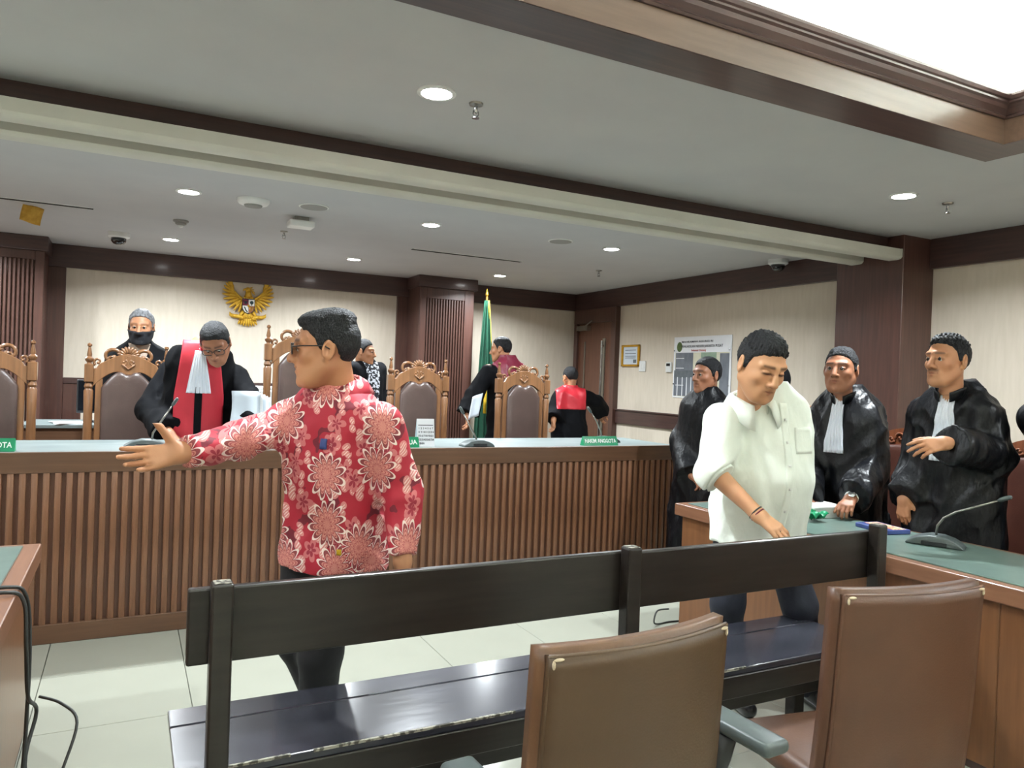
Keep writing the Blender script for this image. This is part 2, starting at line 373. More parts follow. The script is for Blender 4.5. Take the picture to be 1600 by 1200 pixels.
MB().box((XR - .045, 8.05, .3), (XR - .034, 8.075, 1.95)).build('glass_strip', 'steel', d)
MB().box((XR - .09, 7.95, 2.09), (XR - .035, 8.2, 2.15)).tube([(XR - .08, 8.0, 2.15), (XR - .12, 7.8, 2.2)], .008).build('door_closer', 'steel', d)
# ================================================================== FURNITURE
# ---- judges' bench
BX0, BX1, BY, BZ = -1.62, 3.75, 4.475, 0.987
jb = thing('judges_bench', 'long slatted brown judges bench with grey-green top across the room', 'bench', (BX0, BY, 0))
L = BX1 - BX0
MB().box((0, .02, 0), (L, .06, BZ - .03)).build('front_panel', 'groove_wood', jb)
MB().box((0, -.004, BZ - .107), (L, .024, BZ)).build('apron', 'bench_wood_x', jb, bevel=0.004, seg=2)
MB().box((0, -.004, 0), (L, .024, .1)).build('plinth', 'bench_wood_x', jb, bevel=0.004)
MB().box((0, .024, BZ - .03), (L, .74, BZ - .004)).build('worktop', 'bench_top_laminate', jb, bevel=0.003)
MB().box((0, .06, 0), (.03, .72, BZ - .03)).build('end_panel', 'bench_wood_z', jb)
MB().box((L - .03, .06, 0), (L, .72, BZ - .03)).build('end_panel', 'bench_wood_z', jb)
MB().box((0, .70, DAIS), (L, .715, .72)).build('back_shelf', 'bench_wood_x', jb)
pitch = .0515; n = int(L / pitch)
mb = MB(); zb, zt = .085, BZ - .095
mb.box((0, 0, zb), (.033, .022, zt)); sl = mb.mesh('slat', bevel=0.009, seg=2, smooth=True); sl.materials.append(M['bench_wood_z'])
for i in range(n): link_mesh('slat', sl, None, jb, (pitch * (i + .2), 0.001, 0))

# ---- counsel tables
def counsel_table(label, x0, x1, y0, y1, panel_side, cat='table'):
    t = thing('counsel_table', label, cat, (x0, y0, 0)); W_, D_ = x1 - x0, y1 - y0; Z = .75
    MB().box((0, 0, Z - .075), (W_, D_, Z - .006)).build('table_top', 'table_edge_wood', t, bevel=0.005, seg=2)
    MB().box((.055, .055, Z - .007), (W_ - .055, D_ - .055, Z)).build('inlay', 'teal_top', t, bevel=0.002)
    s = panel_side
    xa = .035 if s < 0 else W_ - .055
    k = 4; seg = (D_ - .06) / k
    for i in range(k): MB().box((xa, .03 + i * seg + .002, .03), (xa + .02, .03 + (i + 1) * seg - .002, Z - .075)).build('front_panel', 'table_wood', t, bevel=0.003)
    MB().box((xa + .004, .03, 0), (xa + .016, D_ - .03, .05)).build('kick_board', 'dark_wood_y', t)
    for yy in (.03, D_ - .05):
        kk = 3; ws = (W_ - .08) / kk
        for i in range(kk): MB().box((.04 + i * ws + .002, yy, .0), (.04 + (i + 1) * ws - .002, yy + .02, Z - .075)).build('end_panel', 'table_wood', t, bevel=0.003)
    MB().box((.04, D_ * .5 - .01, .03), (W_ - .06, D_ * .5 + .01, Z - .08)).build('divider', 'table_wood', t)
    return t
counsel_table('teal-topped counsel table at the right where the robed lawyers stand', 2.92, 3.60, -.2, 3.51, -1)
counsel_table('teal-topped desk at the left edge with cables hanging over it', -1.00, -.28, -.2, 3.405, 1)

# ---- long black bench
PB = .925
wb = thing('wooden_bench', 'long black wooden bench with backrest in front of the white-shirted man', 'bench', (0.165, 1.92, 0))
def part(mb, name, m, par, **k): return mb.build(name, m, par, **k)
posts = [0.055, 1.285, 2.47]
for i, x in enumerate(posts):
    zt = PB if i < 2 else PB + .005
    po = MB().box((x - .026, 0, 0), (x + .026, .05, zt)).build('post', 'black_wood', wb, bevel=0.006, seg=2)
    MB().box((x - .02, .006, zt), (x + .02, .044, zt + .0015)).build('worn_top', 'worn_edge', po)
MB().box((-.02, .052, .715), (1.285, .08, .905)).build('back_plank', 'black_wood', wb, bevel=0.006, seg=2)
MB().box((1.287, .052, .715), (2.495, .08, .899)).build('back_plank', 'black_wood', wb, bevel=0.006, seg=2)
for y0, y1 in ((.055, .33), (.333, .45)):
    MB().box((-.035, y0, .425), (2.5, y1, .45)).build('seat_plank', 'sheen_black_wood', wb, bevel=0.005, seg=2)
MB().box((0.0, .052, .345), (2.47, .075, .425)).build('apron', 'black_wood', wb, bevel=0.003)
MB().box((0.0, .40, .345), (2.47, .425, .425)).build('apron', 'black_wood', wb, bevel=0.003)
for x in posts: MB().box((x - .03, .37, 0), (x + .03, .425, .425)).build('leg', 'black_wood', wb, bevel=0.004)
for x in posts: MB().box((x - .02, .05, .19), (x + .02, .37, .24)).build('side_rail', 'black_wood', wb, bevel=0.003)
MB().box((0.05, .19, .225), (2.47, .215, .29)).build('stretcher', 'black_wood', wb, bevel=0.004)
random.seed(4)
for a, b in ((-.01, .24), (.3, .9), (1.0, 1.5), (1.66, 1.83)):
    MB().box((a, .0545, .444), (b, .058 + .004, .4508)).build('worn_patch', 'worn_edge', wb)

# ---- two brown office chairs in front of the camera
def bent(x, z):   # y of the backrest surface (chair faces +y)
    return 1.5 * x * x * 0.36 - .06 * (z - .42) + .12 * max(0, .62 - z) ** 2
def office_chair(label, loc, rz, leather, arms=True):
    t = thing('office_chair', label, 'chair', loc, rz, 'brown leather office chairs behind the black bench')
    hw = .262
    def outline(u, v, inset):
        z0, z1 = .27 + inset, .90 - inset
        z = z0 + (z1 - z0) * v
        w_ = (hw - inset) * (1 + .02 * (1 - v))
        x = (2 * u - 1) * w_
        return x, z
    def shell(off0, off1, inset, puff):
        mb = MB()
        def f0(u, v): x, z = outline(u, v, inset); e = min(u, 1 - u, v, 1 - v); r = min(1, e / .06); return (x, bent(x, z) + off0 - puff * r * .5, z)
        def f1(u, v): x, z = outline(u, v, inset); e = min(u, 1 - u, v, 1 - v); r = min(1, e / .06); return (x, bent(x, z) + off1 + puff * r * .5, z)
        N = 20; mb.grid(f0, N, N); mb.grid(f1, N, N)
        W_ = N + 1; q = W_ * W_
        b = [j for j in range(W_)] + [i * W_ + N for i in range(1, W_)] + [N * W_ + j for j in range(N - 1, -1, -1)] + [i * W_ for i in range(N - 1, 0, -1)]
        mb.f += [(b[k], b[(k + 1) % len(b)], b[(k + 1) % len(b)] + q, b[k] + q) for k in range(len(b))]; mb.mi += [0] * len(b)
        return mb
    shell(.012, .045, 0.0, .02).build('backrest', leather + '_roll' if leather == 'brown_leather' else leather, t, smooth='all')
    bp = shell(-.012, .012, .012, .004).build('back_panel', leather, t, smooth='all')
    pts = []
    for k in range(33):
        u = k / 32
        x, z = outline(u, 1, .012); pts.append((x, bent(x, z) - .006, z))
    MB().tube([(*(Vector((outline(0, v / 16, .012)[0], bent(outline(0, v / 16, .012)[0], outline(0, v / 16, .012)[1]) - .006, outline(0, v / 16, .012)[1]))),) for v in range(17)] + pts + [(*(Vector((outline(1, v / 16, .012)[0], bent(outline(1, v / 16, .012)[0], outline(1, v / 16, .012)[1]) - .006, outline(1, v / 16, .012)[1]))),) for v in range(16, -1, -1)], .006, 6).build('piping', leather, bp, smooth='all')
    for sx in (-1, 1):
        x, z = outline(0 if sx < 0 else 1, 1, .03)
        MB().ball((x, bent(x, z) - .013, z + .014), (.015, .004, .004), 8, 5).ball((x + sx * .012, bent(x, z) - .011, z + .004), (.004, .004, .010), 8, 5).build('torn_corner', 'foam', bp, smooth='all')
    MB().box((-.275, .04, .285), (.275, .44, .365)).build('seat', 'reddish_leather', t, bevel=.035, seg=3, smooth='all')
    for sx in ((-1, 1) if arms else ()):
        a = MB().box((sx * .352 - .042, -.085, .585), (sx * .352 + .042, .20, .62)).build('armrest', 'grey_plastic', t, bevel=.015, seg=3, smooth='all')
        MB().tube([(sx * .335, .07, .585), (sx * .33, .08, .52), (sx * .32, .14, .33), (sx * .16, .26, .275)], [.034, .03, .026, .022], 10).build('support', 'black_plastic', a, smooth='all')
    MB().lathe([(.03, .12), (.03, .25), (.02, .27), (.02, .285)], (0, .28, 0), 14).build('gas_column', 'black_plastic', t, smooth=True)
    MB().box((-.14, .12, .262), (.14, .42, .287)).build('mechanism', 'black_plastic', t)
    for k in range(5):
        an = 2 * PI * k / 5 + .3; c, s = math.cos(an), math.sin(an)
        lg = MB().tube([(c * .02, .28 + s * .02, .12), (c * .29, .28 + s * .29, .075)], [.028, .018], 8).build('leg', 'black_plastic', t, smooth='all')
        MB().lathe([(.027, -.012), (.027, .012)], (c * .29, .28 + s * .29, .028), 12, axis='x').build('caster', 'black_plastic', lg)
    MB().box((-.03, .01, .265), (.03, .2, .286)).build('back_bracket', 'black_plastic', t)
    return t
office_chair('worn brown leather office chair at bottom centre, nearest the camera', (1.024, 1.315, 0), math.radians(3.5), 'brown_leather')
office_chair('worn reddish-brown leather office chair at bottom right', (2.01, 1.355, 0), math.radians(-9), 'reddish_leather', False)

# ---- carved judges' chairs
def dome(mb, outline, y0, bulge, mi=0):
    # outline in (x, z), dome towards -y in rings
    c = (sum(p[0] for p in outline) / len(outline), sum(p[1] for p in outline) / len(outline)); n = len(outline)
    rings = [(1, 0), (.97, .45), (.9, .75), (.7, .95), (.4, 1.0)]; v = []; f = []
    for s, h in rings: v += [(c[0] + (p[0] - c[0]) * s, y0 - bulge * h, c[1] + (p[1] - c[1]) * s) for p in outline]
    for r in range(len(rings) - 1):
        for i in range(n): f.append((r * n + i, r * n + (i + 1) % n, (r + 1) * n + (i + 1) % n, (r + 1) * n + i))
    f.append(tuple((len(rings) - 1) * n + i for i in range(n))); f.append(tuple(range(n))[::-1])
    return mb.add(v, f, mi)
def scroll(mb, c, r0, r1, a0, a1, y, th, n=18, flip=1):
    pts = []
    for i in range(n + 1):
        k = i / n; a = a0 + (a1 - a0) * k; r = r0 + (r1 - r0) * k
        pts.append((flip * (c[0] + r * math.cos(a)), y, c[1] + r * math.sin(a)))
    mb.tube(pts, [th * (1 - .45 * i / n) for i in range(n + 1)], 7); mb.ball(pts[-1], th * 1.1, 8, 5)
def throne(label, loc, dz=0.0, sc=1.0, group='carved wooden chairs behind the judges bench'):
    t = thing('carved_chair', label, 'chair', loc, 0, group)
    hw = .25
    for sx in (-1, 1):
        x = sx * (hw - .01)
        p = MB().lathe([(.02, 0), (.022, .30), (.03, .34), (.03, .42), (.022, .43), (.030, .46), (.033, .50), (.028, .53), (.03, .56), (.027, .9 + dz), (.03, 1.06 + dz), (.022, 1.075 + dz), (.029, 1.09 + dz), (.02, 1.12 + dz)], (x, 0, 0), 12).build('post', 'throne_wood', t, smooth=True)
        MB().box((x - .028, -.028, 1.12 + dz), (x + .028, .028, 1.245 + dz)).build('post_block', 'throne_wood', p, bevel=.004)
        MB().lathe([(.016, 1.245), (.014, 1.255), (.026, 1.27), (.027, 1.283), (.014, 1.297), (.016, 1.31), (.009, 1.355), (.008, 1.362), (.015, 1.37), (.014, 1.382), (.004, 1.39)], (x, 0, dz), 12).build('finial', 'throne_wood', p, smooth=True)
        MB().box((sx * .178 - .022, -.018, .42), (sx * .178 + .022, .018, 1.19 + dz)).build('stile', 'throne_wood', t, bevel=.004)
        a = MB().tube([(x, -.01, .70), (x + sx * .02, -.2, .705), (x + sx * .02, -.40, .69), (x + sx * .02, -.46, .66)], [.022, .024, .026, .022], 10).build('armrest', 'throne_wood', t, smooth='all')
        MB().lathe([(.022, .44), (.028, .5), (.018, .56), (.026, .62), (.02, .68)], (x + sx * .01, -.40, 0), 10).build('arm_post', 'throne_wood', a, smooth=True)
        MB().lathe([(.018, 0), (.024, .08), (.03, .2), (.022, .24), (.03, .3), (.03, .42)], (x, -.46, 0), 10).build('leg', 'throne_wood', t, smooth=True)
    # top rail: ogee arch
    top = []; bot = []
    for i in range(25):
        k = -1 + i / 12; x = k * (hw - .036)
        a = abs(k)
        zt = 1.235 + .085 * max(0, math.cos(a * PI * .52)) ** 1.2 - .02 * (a > .9)
        zb = (1.175 if a < .12 else 1.185 + .012 * math.sin((a - .12) / .88 * PI)) - .095 * max(0, (a - .35) / .65) ** 1.3
        top.append((x, zt + dz)); bot.append((x, zb + dz))
    MB().prism(bot + top[::-1], -.02, .02, 'y').build('top_rail', 'throne_wood', t, bevel=.004)
    ol = [(-.165, .44), (.165, .44)]
    for i in range(21):
        k = 1 - i / 10; a = abs(k)
        ol.append((k * .165, dz + (1.178 if a < .12 else 1.19 + .010 * math.sin((a - .12) / .88 * PI)) - .105 * max(0, (a - .35) / .65) ** 1.3))
    mb = MB(); dome(mb, ol, -.012, .035); mb.build('backrest', 'dark_leather', t, smooth='all')
    MB().prism([(p[0] * .97, p[1]) for p in ol], .0, .03, 'y').build('back_board', 'dark_leather', t)
    # crest
    cr = MB()
    for i in range(9):
        a = math.radians(-72 + 18 * i); R = Matrix.Rotation(a, 3, 'Y')
        cc = R @ Vector((0, 0, .048)); cr.ball((cc.x, -.004, 1.30 + cc.z + dz), (.0125, .016, .030), 8, 6, R=R)
    cr.ball((0, -.006, 1.302 + dz), (.03, .016, .022), 10, 6)
    c = cr.build('shell_crest', 'throne_wood', t, smooth='all')
    for sx in (-1, 1):
        s1 = MB(); scroll(s1, (.105, 1.30 + dz), .062, .016, math.radians(185), math.radians(-170), 0, .015, flip=sx); s1.build('scroll', 'throne_wood', t, smooth='all')
        s2 = MB(); scroll(s2, (.105, 1.285 + dz), .028, .01, math.radians(200), math.radians(560), -.006, .010, flip=sx); s2.build('scroll', 'throne_wood', t, smooth='all')
        s3 = MB(); scroll(s3, (.188, 1.262 + dz), .028, .008, math.radians(-60), math.radians(250), 0, .010, flip=sx); s3.build('scroll', 'throne_wood', t, smooth='all')
        s4 = MB(); scroll(s4, (.03, 1.26 + dz), .024, .006, math.radians(120), math.radians(430), -.016, .008, flip=sx); s4.build('scroll', 'throne_wood', t, smooth='all')
    s5 = MB(); s5.tube([(-.04, -.022, 1.25 + dz), (-.015, -.024, 1.228 + dz), (0, -.024, 1.216 + dz), (.015, -.024, 1.228 + dz), (.04, -.022, 1.25 + dz)], .007, 7); s5.build('leaf_drop', 'throne_wood', t, smooth='all')
    MB().box((-.235, -.47, .38), (.235, .0, .43)).build('seat_frame', 'throne_wood', t, bevel=.006)
    MB().box((-.21, -.45, .43), (.21, -.02, .48)).build('seat', 'dark_leather', t, bevel=.02, seg=3, smooth='all')
    for z in (.2,): MB().box((-.23, -.012, z), (.23, .012, z + .04)).build('stretcher', 'throne_wood', t)
    return t
CY = 5.9
throne('carved wooden judges chair cut off by the left edge of the picture', (-.808, CY, DAIS))
throne('carved wooden chair directly behind the red-robed judge looking down', (0.0, CY, DAIS))
throne('tallest carved chair, partly hidden behind the man in the red patterned shirt', (1.178, CY, DAIS), .20)
throne('carved wooden chair behind the desk calendar', (2.15, CY, DAIS))
throne('carved wooden chair in front of the maroon-yoked judge', (3.137, CY, DAIS))

# ---- counsel chairs (carved crest, leather), facing -x
def counsel_chair(label, y, x=4.48):
    t = thing('counsel_chair', label, 'chair', (x, y, 0), math.radians(-90), 'carved chairs behind the counsel table')
    # local: faces -y
    hw = .29; Z = 1.095
    ol = [(-hw, .46), (hw, .46)] + [(hw * math.cos(PI * i / 16), Z + .025 * math.sin(PI * i / 16)) for i in range(17)]
    mb = MB(); dome(mb, ol, -.01, .03); mb.build('backrest', 'counsel_leather', t, smooth='all')
    MB().prism(ol, -.01, .025, 'y').build('back_board', 'carved_wood', t)
    arc = [(hw * 1.03 * math.cos(PI * i / 20), Z + .008 + .012 * math.sin(PI * i / 20)) for i in range(21)] + [(hw * .99 * math.cos(PI * (20 - i) / 20), Z + .01 + .125 * math.sin(PI * (20 - i) / 20) ** .8) for i in range(21)]
    MB().prism(arc[::-1], -.018, .02, 'y').build('crest_board', 'carved_wood', t, bevel=.003)
    for sx in (-1, 1):
        for q, (cx, cz, r, f0, f1) in enumerate(((.05, Z + .07, .036, 200, 560), (.125, Z + .065, .034, -20, 340), (.19, Z + .05, .026, 200, 540), (.235, Z + .03, .014, 0, 300))):
            s = MB(); scroll(s, (cx, cz), r, r * .25, math.radians(f0), math.radians(f1), -.022, .008, flip=sx); s.build('scroll', 'carved_wood', t, smooth='all')
        MB().box((sx * hw - .022, -.022, 0), (sx * hw + .022, .022, Z)).build('post', 'carved_wood', t, bevel=.006)
        a = MB().tube([(sx * hw, -.02, .70), (sx * (hw + .02), -.25, .715), (sx * (hw + .025), -.44, .70), (sx * (hw + .025), -.50, .665)], [.024, .028, .032, .026], 10).build('armrest', 'carved_wood', t, smooth='all')
        s = MB(); scroll(s, (-.48, .675), .035, .012, math.radians(90), math.radians(400), 0, .016)
        s.v = [(sx * (hw + .025) + q[1], q[0], q[2]) for q in s.v]; s.build('arm_scroll', 'carved_wood', a, smooth='all')
        MB().lathe([(.02, 0), (.026, .1), (.03, .35), (.022, .45), (.03, .55), (.022, .68)], (sx * hw, -.45, 0), 10).build('leg', 'carved_wood', t, smooth=True)
    MB().box((-hw, -.48, .36), (hw, 0, .43)).build('seat_frame', 'carved_wood', t, bevel=.006)
    MB().box((-hw + .02, -.46, .43), (hw - .02, -.02, .49)).build('seat', 'counsel_leather', t, bevel=.025, seg=3, smooth='all')
    return t
counsel_chair('carved brown leather chair between the two bareheaded standing lawyers', 3.03)
counsel_chair('carved brown leather chair at the right edge behind the tall lawyer', 2.24)

# ---- desk, monitor, printers along the back wall
def back_desk(label, x0, x1, y0, y1, z):
    t = thing('side_desk', label, 'desk', (x0, y0, DAIS)); h = z - DAIS; w_, d_ = x1 - x0, y1 - y0
    MB().box((0, 0, h - .03), (w_, d_, h)).build('desk_top', 'bench_top_laminate', t, bevel=.004)
    MB().box((.02, .03, 0), (w_ - .02, .05, h - .03)).build('front_panel', 'bench_wood_x', t)
    for x in (.02, w_ - .045): MB().box((x, .05, 0), (x + .025, d_ - .02, h - .03)).build('side_panel', 'bench_wood_z', t)
    return t
back_desk('brown side desk with papers behind the chair of the red-robed judge', -.75, .75, 6.95, 7.6, .95)
back_desk('brown side desk carrying white printers behind the judges', .95, 1.66, 6.95, 7.6, .88)
t = thing('computer_monitor', 'black computer monitor seen beside the carved chair at left', 'monitor', (-.26, 7.25, .95), math.radians(10))
MB().box((-.12, -.012, .08), (.30, .018, .36)).build('housing', 'black_plastic', t, bevel=.006)
MB().box((-.11, -.0145, .10), (.29, -.012, .35)).build('screen', 'screen_black', t)
MB().box((.05, .018, 0.012), (.13, .04, .2)).build('stand', 'black_plastic', t); MB().box((.0, -.06, 0), (.18, .10, .012)).build('foot', 'black_plastic', t, bevel=.004)
t = thing('paper_sheets', 'loose white papers on the side desk at left', 'papers', (-.42, 7.1, .95), .15)
for i in range(4): MB().box((-.11, -.14, i * .003), (.11, .14, i * .003 + .0025)).build('sheet', 'paper', t, rot=(0, 0, .07 * i))
def printer(label, x, y, z, w_, d_, h):
    t = thing('printer', label, 'printer', (x, y, z))
    MB().box((0, 0, 0), (w_, d_, h)).build('body', 'white_plastic', t, bevel=.015, seg=2)
    MB().box((.04, -.004, h * .62), (w_ - .04, .01, h * .66)).build('paper_slot', 'black_plastic', t)
    MB().box((.05, -.10, h * .12), (w_ - .05, .01, h * .16)).build('tray', 'white_plastic', t)
    MB().box((.02, -.006, h * .8), (.16, .004, h * .92)).build('display', 'grille_grey', t)
    MB().box((.02, .02, h), (w_ - .02, d_ - .02, h + .03)).build('lid', 'white_plastic', t, bevel=.01)
printer('large white office printer between the red-robed judge and tall carved chair', 1.0, 7.18, .88, .62, .38, .38)
t = thing('paper_holder', 'white upright holder with grey tray in front of the large printer', 'holder', (.98, 6.97, .88))
MB().box((0, 0, 0), (.11, .1, .02)).box((0, .01, .0), (.02, .1, .22)).box((.09, .01, 0), (.11, .1, .22)).build('stand', 'white_plastic', t, bevel=.004)
MB().box((.022, .04, .02), (.088, .07, .20)).build('insert', 'grille_grey', t)

# ---- flag
t = thing('flag', 'green flag with yellow fringe on a pole beside the slatted pillar', 'flag', (3.60, 7.72, DAIS))
MB().tube([(0, 0, .02), (0, 0, 2.17)], .014, 10).build('pole', 'dark_gold', t, smooth=True)
MB().lathe([(.006, 2.17), (.02, 2.19), (.015, 2.21), (.004, 2.26)], (0, 0, 0), 10).build('finial', 'brass', t, smooth=True)
MB().lathe([(.15, 0), (.15, .02), (.05, .05), (.03, .08)], (0, 0, 0), 20).build('base', 'dark_gold', t, smooth=True)
def flagf(u, v):
    wd = .03 + .22 * (1 - v) ** .8
    a = u * 5 * PI
    return (-.02 + (u - .35) * wd * 1.35, -.05 + .035 * math.sin(a) * (1 - .6 * v) + .02 * math.sin(2 * a + 1), 2.12 - 1.98 * (1 - v))
MB().grid(flagf, 40, 24).build('cloth', 'flag_green', t, solid=.004, smooth='all')
MB().tube([Vector(flagf(.78, v / 14)) + Vector((0, -.012, 0)) for v in range(10, 15)], .011, 6).build('fringe', 'flag_yellow', t, smooth='all')
MB().tube([Vector(flagf(.30, v / 14)) + Vector((-.01, -.045, 0)) for v in range(5, 9)], .018, 6).build('fringe', 'flag_yellow', t, smooth='all')
MB().tube([Vector(flagf(u / 20, 0)) + Vector((0, -.012, .01)) for u in range(0, 14)], .016, 6).build('fringe', 'flag_yellow', t, smooth='all')
# ================================================================== SMALL THINGS
# ---- microphones
def microphone(label, loc, rz, path, scale=1.0):
    t = thing('microphone', label, 'microphone', loc, rz, 'gooseneck microphones')
    s = scale
    pr = [(-.115, 0), (-.11, .012), (-.07, .034), (-.02, .046), (.03, .045), (.07, .034), (.10, .018), (.115, 0)]
    MB().prism([(a * s, b * s) for a, b in pr][::-1], -.055 * s, .055 * s, 'y').build('base', 'grey_plastic', t, bevel=.008, seg=2, smooth='all')
    MB().box((-.05 * s, -.060 * s, .004), (.05 * s, -.053 * s, .022 * s)).build('speaker_slot', 'black_plastic', t, bevel=.002)
    pts = [Vector(p) for p in path]
    MB().tube(pts, [.0055] * (len(pts) - 1) + [.0045], 8).build('gooseneck', 'steel', t, smooth='all')
    d = (pts[-1] - pts[-2]).normalized()
    MB().tube([pts[-1], pts[-1] + d * .012, pts[-1] + d * .05, pts[-1] + d * .058], [.005, .010, .010, .005], 10).build('capsule', 'grey_plastic', t, smooth='all')
    return t
zb = BZ - .0035
microphone('gooseneck microphone on the judges bench to the right of the calendar', (2.11, 4.60, zb), 0, [(0, 0, .035), (-.01, 0, .06), (-.06, .01, .15), (-.10, .01, .215)])
microphone('gooseneck microphone at the hand of the red-robed judge', (.10, 4.74, zb), 0, [(.03, 0, .035), (.035, 0, .08), (.09, .0, .17), (.13, .0, .235)])
microphone('gooseneck microphone behind the green plate at the right end of the bench', (3.30, 4.82, zb), 0, [(-.03, 0, .035), (-.04, 0, .08), (-.09, .0, .17), (-.135, .0, .225)])
p = atZ(1452, 858, .75)
microphone('gooseneck microphone standing on the right counsel table', (p[0] + .12, p[1] + .05, .75), math.radians(-64), [(0, 0, .04), (.005, .0, .09), (.03, .0, .13), (.08, .0, .165), (.16, .0, .20), (.235, .0, .235)], 1.05)

# ---- name plates
def name_plate(label, x, txt, align='CENTER', w_=.3):
    t = thing('name_plate', label, 'name plate', (x, 4.585, zb), 0, 'green name plates on the judges bench')
    MB().prism([(-.03, 0), (.03, 0), (.0, .068)], -w_ / 2, w_ / 2, 'x').build('plate', 'green_plate', t, bevel=.002)
    me = text_mesh(txt, .042, .0006, bold=.0008)
    o = link_mesh('lettering', me, 'plate_white', t, (0, -.0168, .032), (math.atan2(.068, .03), 0, 0))
    xs = [v.co.x for v in me.vertices]; sw = max(xs) - min(xs); o.scale = ((w_ - .03) / sw if sw > w_ - .03 else 1, 1, 1)
    return t
name_plate('green plate reading HAKIM ANGGOTA at the right end of the bench', 3.09, 'HAKIM ANGGOTA')
name_plate('green plate ending in TA at the left edge of the bench', -.655, 'HAKIM ANGGOTA')
name_plate('green plate ending in UA beside the desk calendar', 1.535, 'HAKIM KETUA')

# ---- desk calendar
t = thing('desk_calendar', 'white desk calendar on the judges bench', 'calendar', (1.745, 4.63, zb), math.radians(-6))
MB().box((-.058, -.0015, 0), (.058, .0015, .185)).build('page', 'paper', t, loc=(0, -.045, 0), rot=(math.radians(-13), 0, 0))
MB().box((-.058, -.0015, 0), (.058, .0015, .185)).build('back_board', 'paper_blue', t, loc=(0, .04, 0), rot=(math.radians(13), 0, 0))
cal = MB()
cal.box((-.05, -.0032, .141), (.05, -.0012, .145))
digits = MB()
o = link_mesh('rule', cal.mesh('rule'), 'ink', t, (0, -.045, 0), (math.radians(-13), 0, 0))
rows = ['1 2 3 4 5 6 7', '8 9 10 11 12 13 14', '15 16 17 18 19 20 21', '22 23 24 25 26 27 28', '29 30 31']
for r, s in enumerate(rows):
    for c, q in enumerate(s.split()):
        me = text_mesh(q, .017, .0004, bold=.0004)
        o = link_mesh('date_number', me, 'ink', t); R = Matrix.Rotation(math.radians(-13), 4, 'X')
        o.location = Vector((0, -.045, 0)) + R @ Vector((-.045 + .015 * c, -.0022, .122 - .025 * r)); o.rotation_euler = (math.radians(90 - 13), 0, 0)

# papers on the bench
t = thing('paper_stack', 'stack of white papers on the bench in front of the red-robed judge', 'papers', (.62, 4.98, zb), .1)
for i in range(6): MB().box((-.13, -.15, i * .006), (.13, .15, i * .006 + .0055)).build('sheet', 'paper', t, rot=(0, 0, .03 * (i % 3)))
t = thing('white_booklet', 'white booklet lying behind the green plate and calendar', 'booklet', (1.60, 4.85, zb), .2)
MB().box((-.1, -.07, 0), (.1, .07, .03)).build('cover', 'paper', t, bevel=.002); MB().box((-.098, -.071, .004), (.098, .069, .026)).build('pages', 'paper_blue', t)

# ---- things on the right counsel table
p = atZ(1310, 805, .75)
t = thing('document_box', 'white document box under the hand of the lawyer with a watch', 'box', (3.44, 2.99, .75), math.radians(84))
MB().box((-.17, -.11, 0), (.17, .11, .055)).build('box', 'white_plastic', t, bevel=.004)
MB().box((-.175, -.115, .05), (.175, .115, .066)).build('lid', 'white_plastic', t, bevel=.004)
MB().box((-.02, -.08, .066), (.14, .03, .0675)).build('red_cover', 'shield_red', t)
for i in range(3): MB().box((-.10, -.1112, .018 + i * .01), (.02, -.110, .022 + i * .01)).build('print_line', 'grille_grey', t)
t = thing('green_cloth', 'crumpled green cloth on the counsel table beside the white shirt', 'cloth', (3.27, 2.80, .75))
def gc(u, v): return ((u - .5) * .10, (v - .5) * .12, .02 + .028 * abs(math.sin(5 * u + 3 * v)) + .012 * math.sin(9 * v))
MB().grid(gc, 12, 12).build('fabric', 'green_plate', t, solid=.004, smooth='all')
t = thing('candy_box', 'flat blue box with colourful sweets print beside the microphone', 'box', (3.42, 2.50, .75), math.radians(80))
MB().box((-.11, -.07, 0), (.11, .07, .022)).build('box', 'blue_print', t, bevel=.003)
MB().box((-.10, -.05, .022), (.09, .03, .0235)).build('print', 'candy_print', t)
MB().box((-.108, -.0712, .004), (.108, -.0702, .018)).build('side_print', 'candy_print', t)

# cables on the left desk
def cable(label, pts, r=.006):
    # smooth catmull path
    P = [Vector(q) for q in pts]; out = []
    for i in range(len(P) - 1):
        a, b, c, d_ = P[max(i - 1, 0)], P[i], P[i + 1], P[min(i + 2, len(P) - 1)]
        for k in range(6):
            u = k / 6; out.append(.5 * ((2 * b) + (c - a) * u + (2 * a - 5 * b + 4 * c - d_) * u * u + (3 * b - a - 3 * c + d_) * u ** 3))
    out.append(P[-1]); base = Vector((P[-1].x, P[-1].y, 0))
    o = MB().tube([q - base for q in out], r, 7).build('cable', 'cable_black', None, loc=base, smooth='all')
    return tag(o, label, 'cable', 'black cables hanging from the left desk')
e = -.255
cable('black cable looping over the left desk edge, outer of the two', [(-.62, 2.55, .758), (-.45, 2.66, .758), (-.31, 2.72, .757), (-.262, 2.74, .72), (-.25, 2.76, .55), (-.25, 2.72, .30), (-.25, 2.66, .12), (-.22, 2.62, .02), (-.12, 2.72, .008), (-.10, 2.84, .008), (-.2, 2.9, .008)])
cable('black cable over the left desk edge ending in a loop on the floor', [(-.66, 2.48, .758), (-.46, 2.60, .758), (-.31, 2.66, .757), (-.262, 2.68, .72), (-.25, 2.66, .58), (-.245, 2.70, .42), (-.23, 2.80, .33), (-.25, 2.72, .2), (-.2, 2.62, .06), (-.14, 2.56, .008), (-.06, 2.64, .008), (-.02, 2.58, .008), (-.08, 2.50, .02), (-.2, 2.48, .008)])
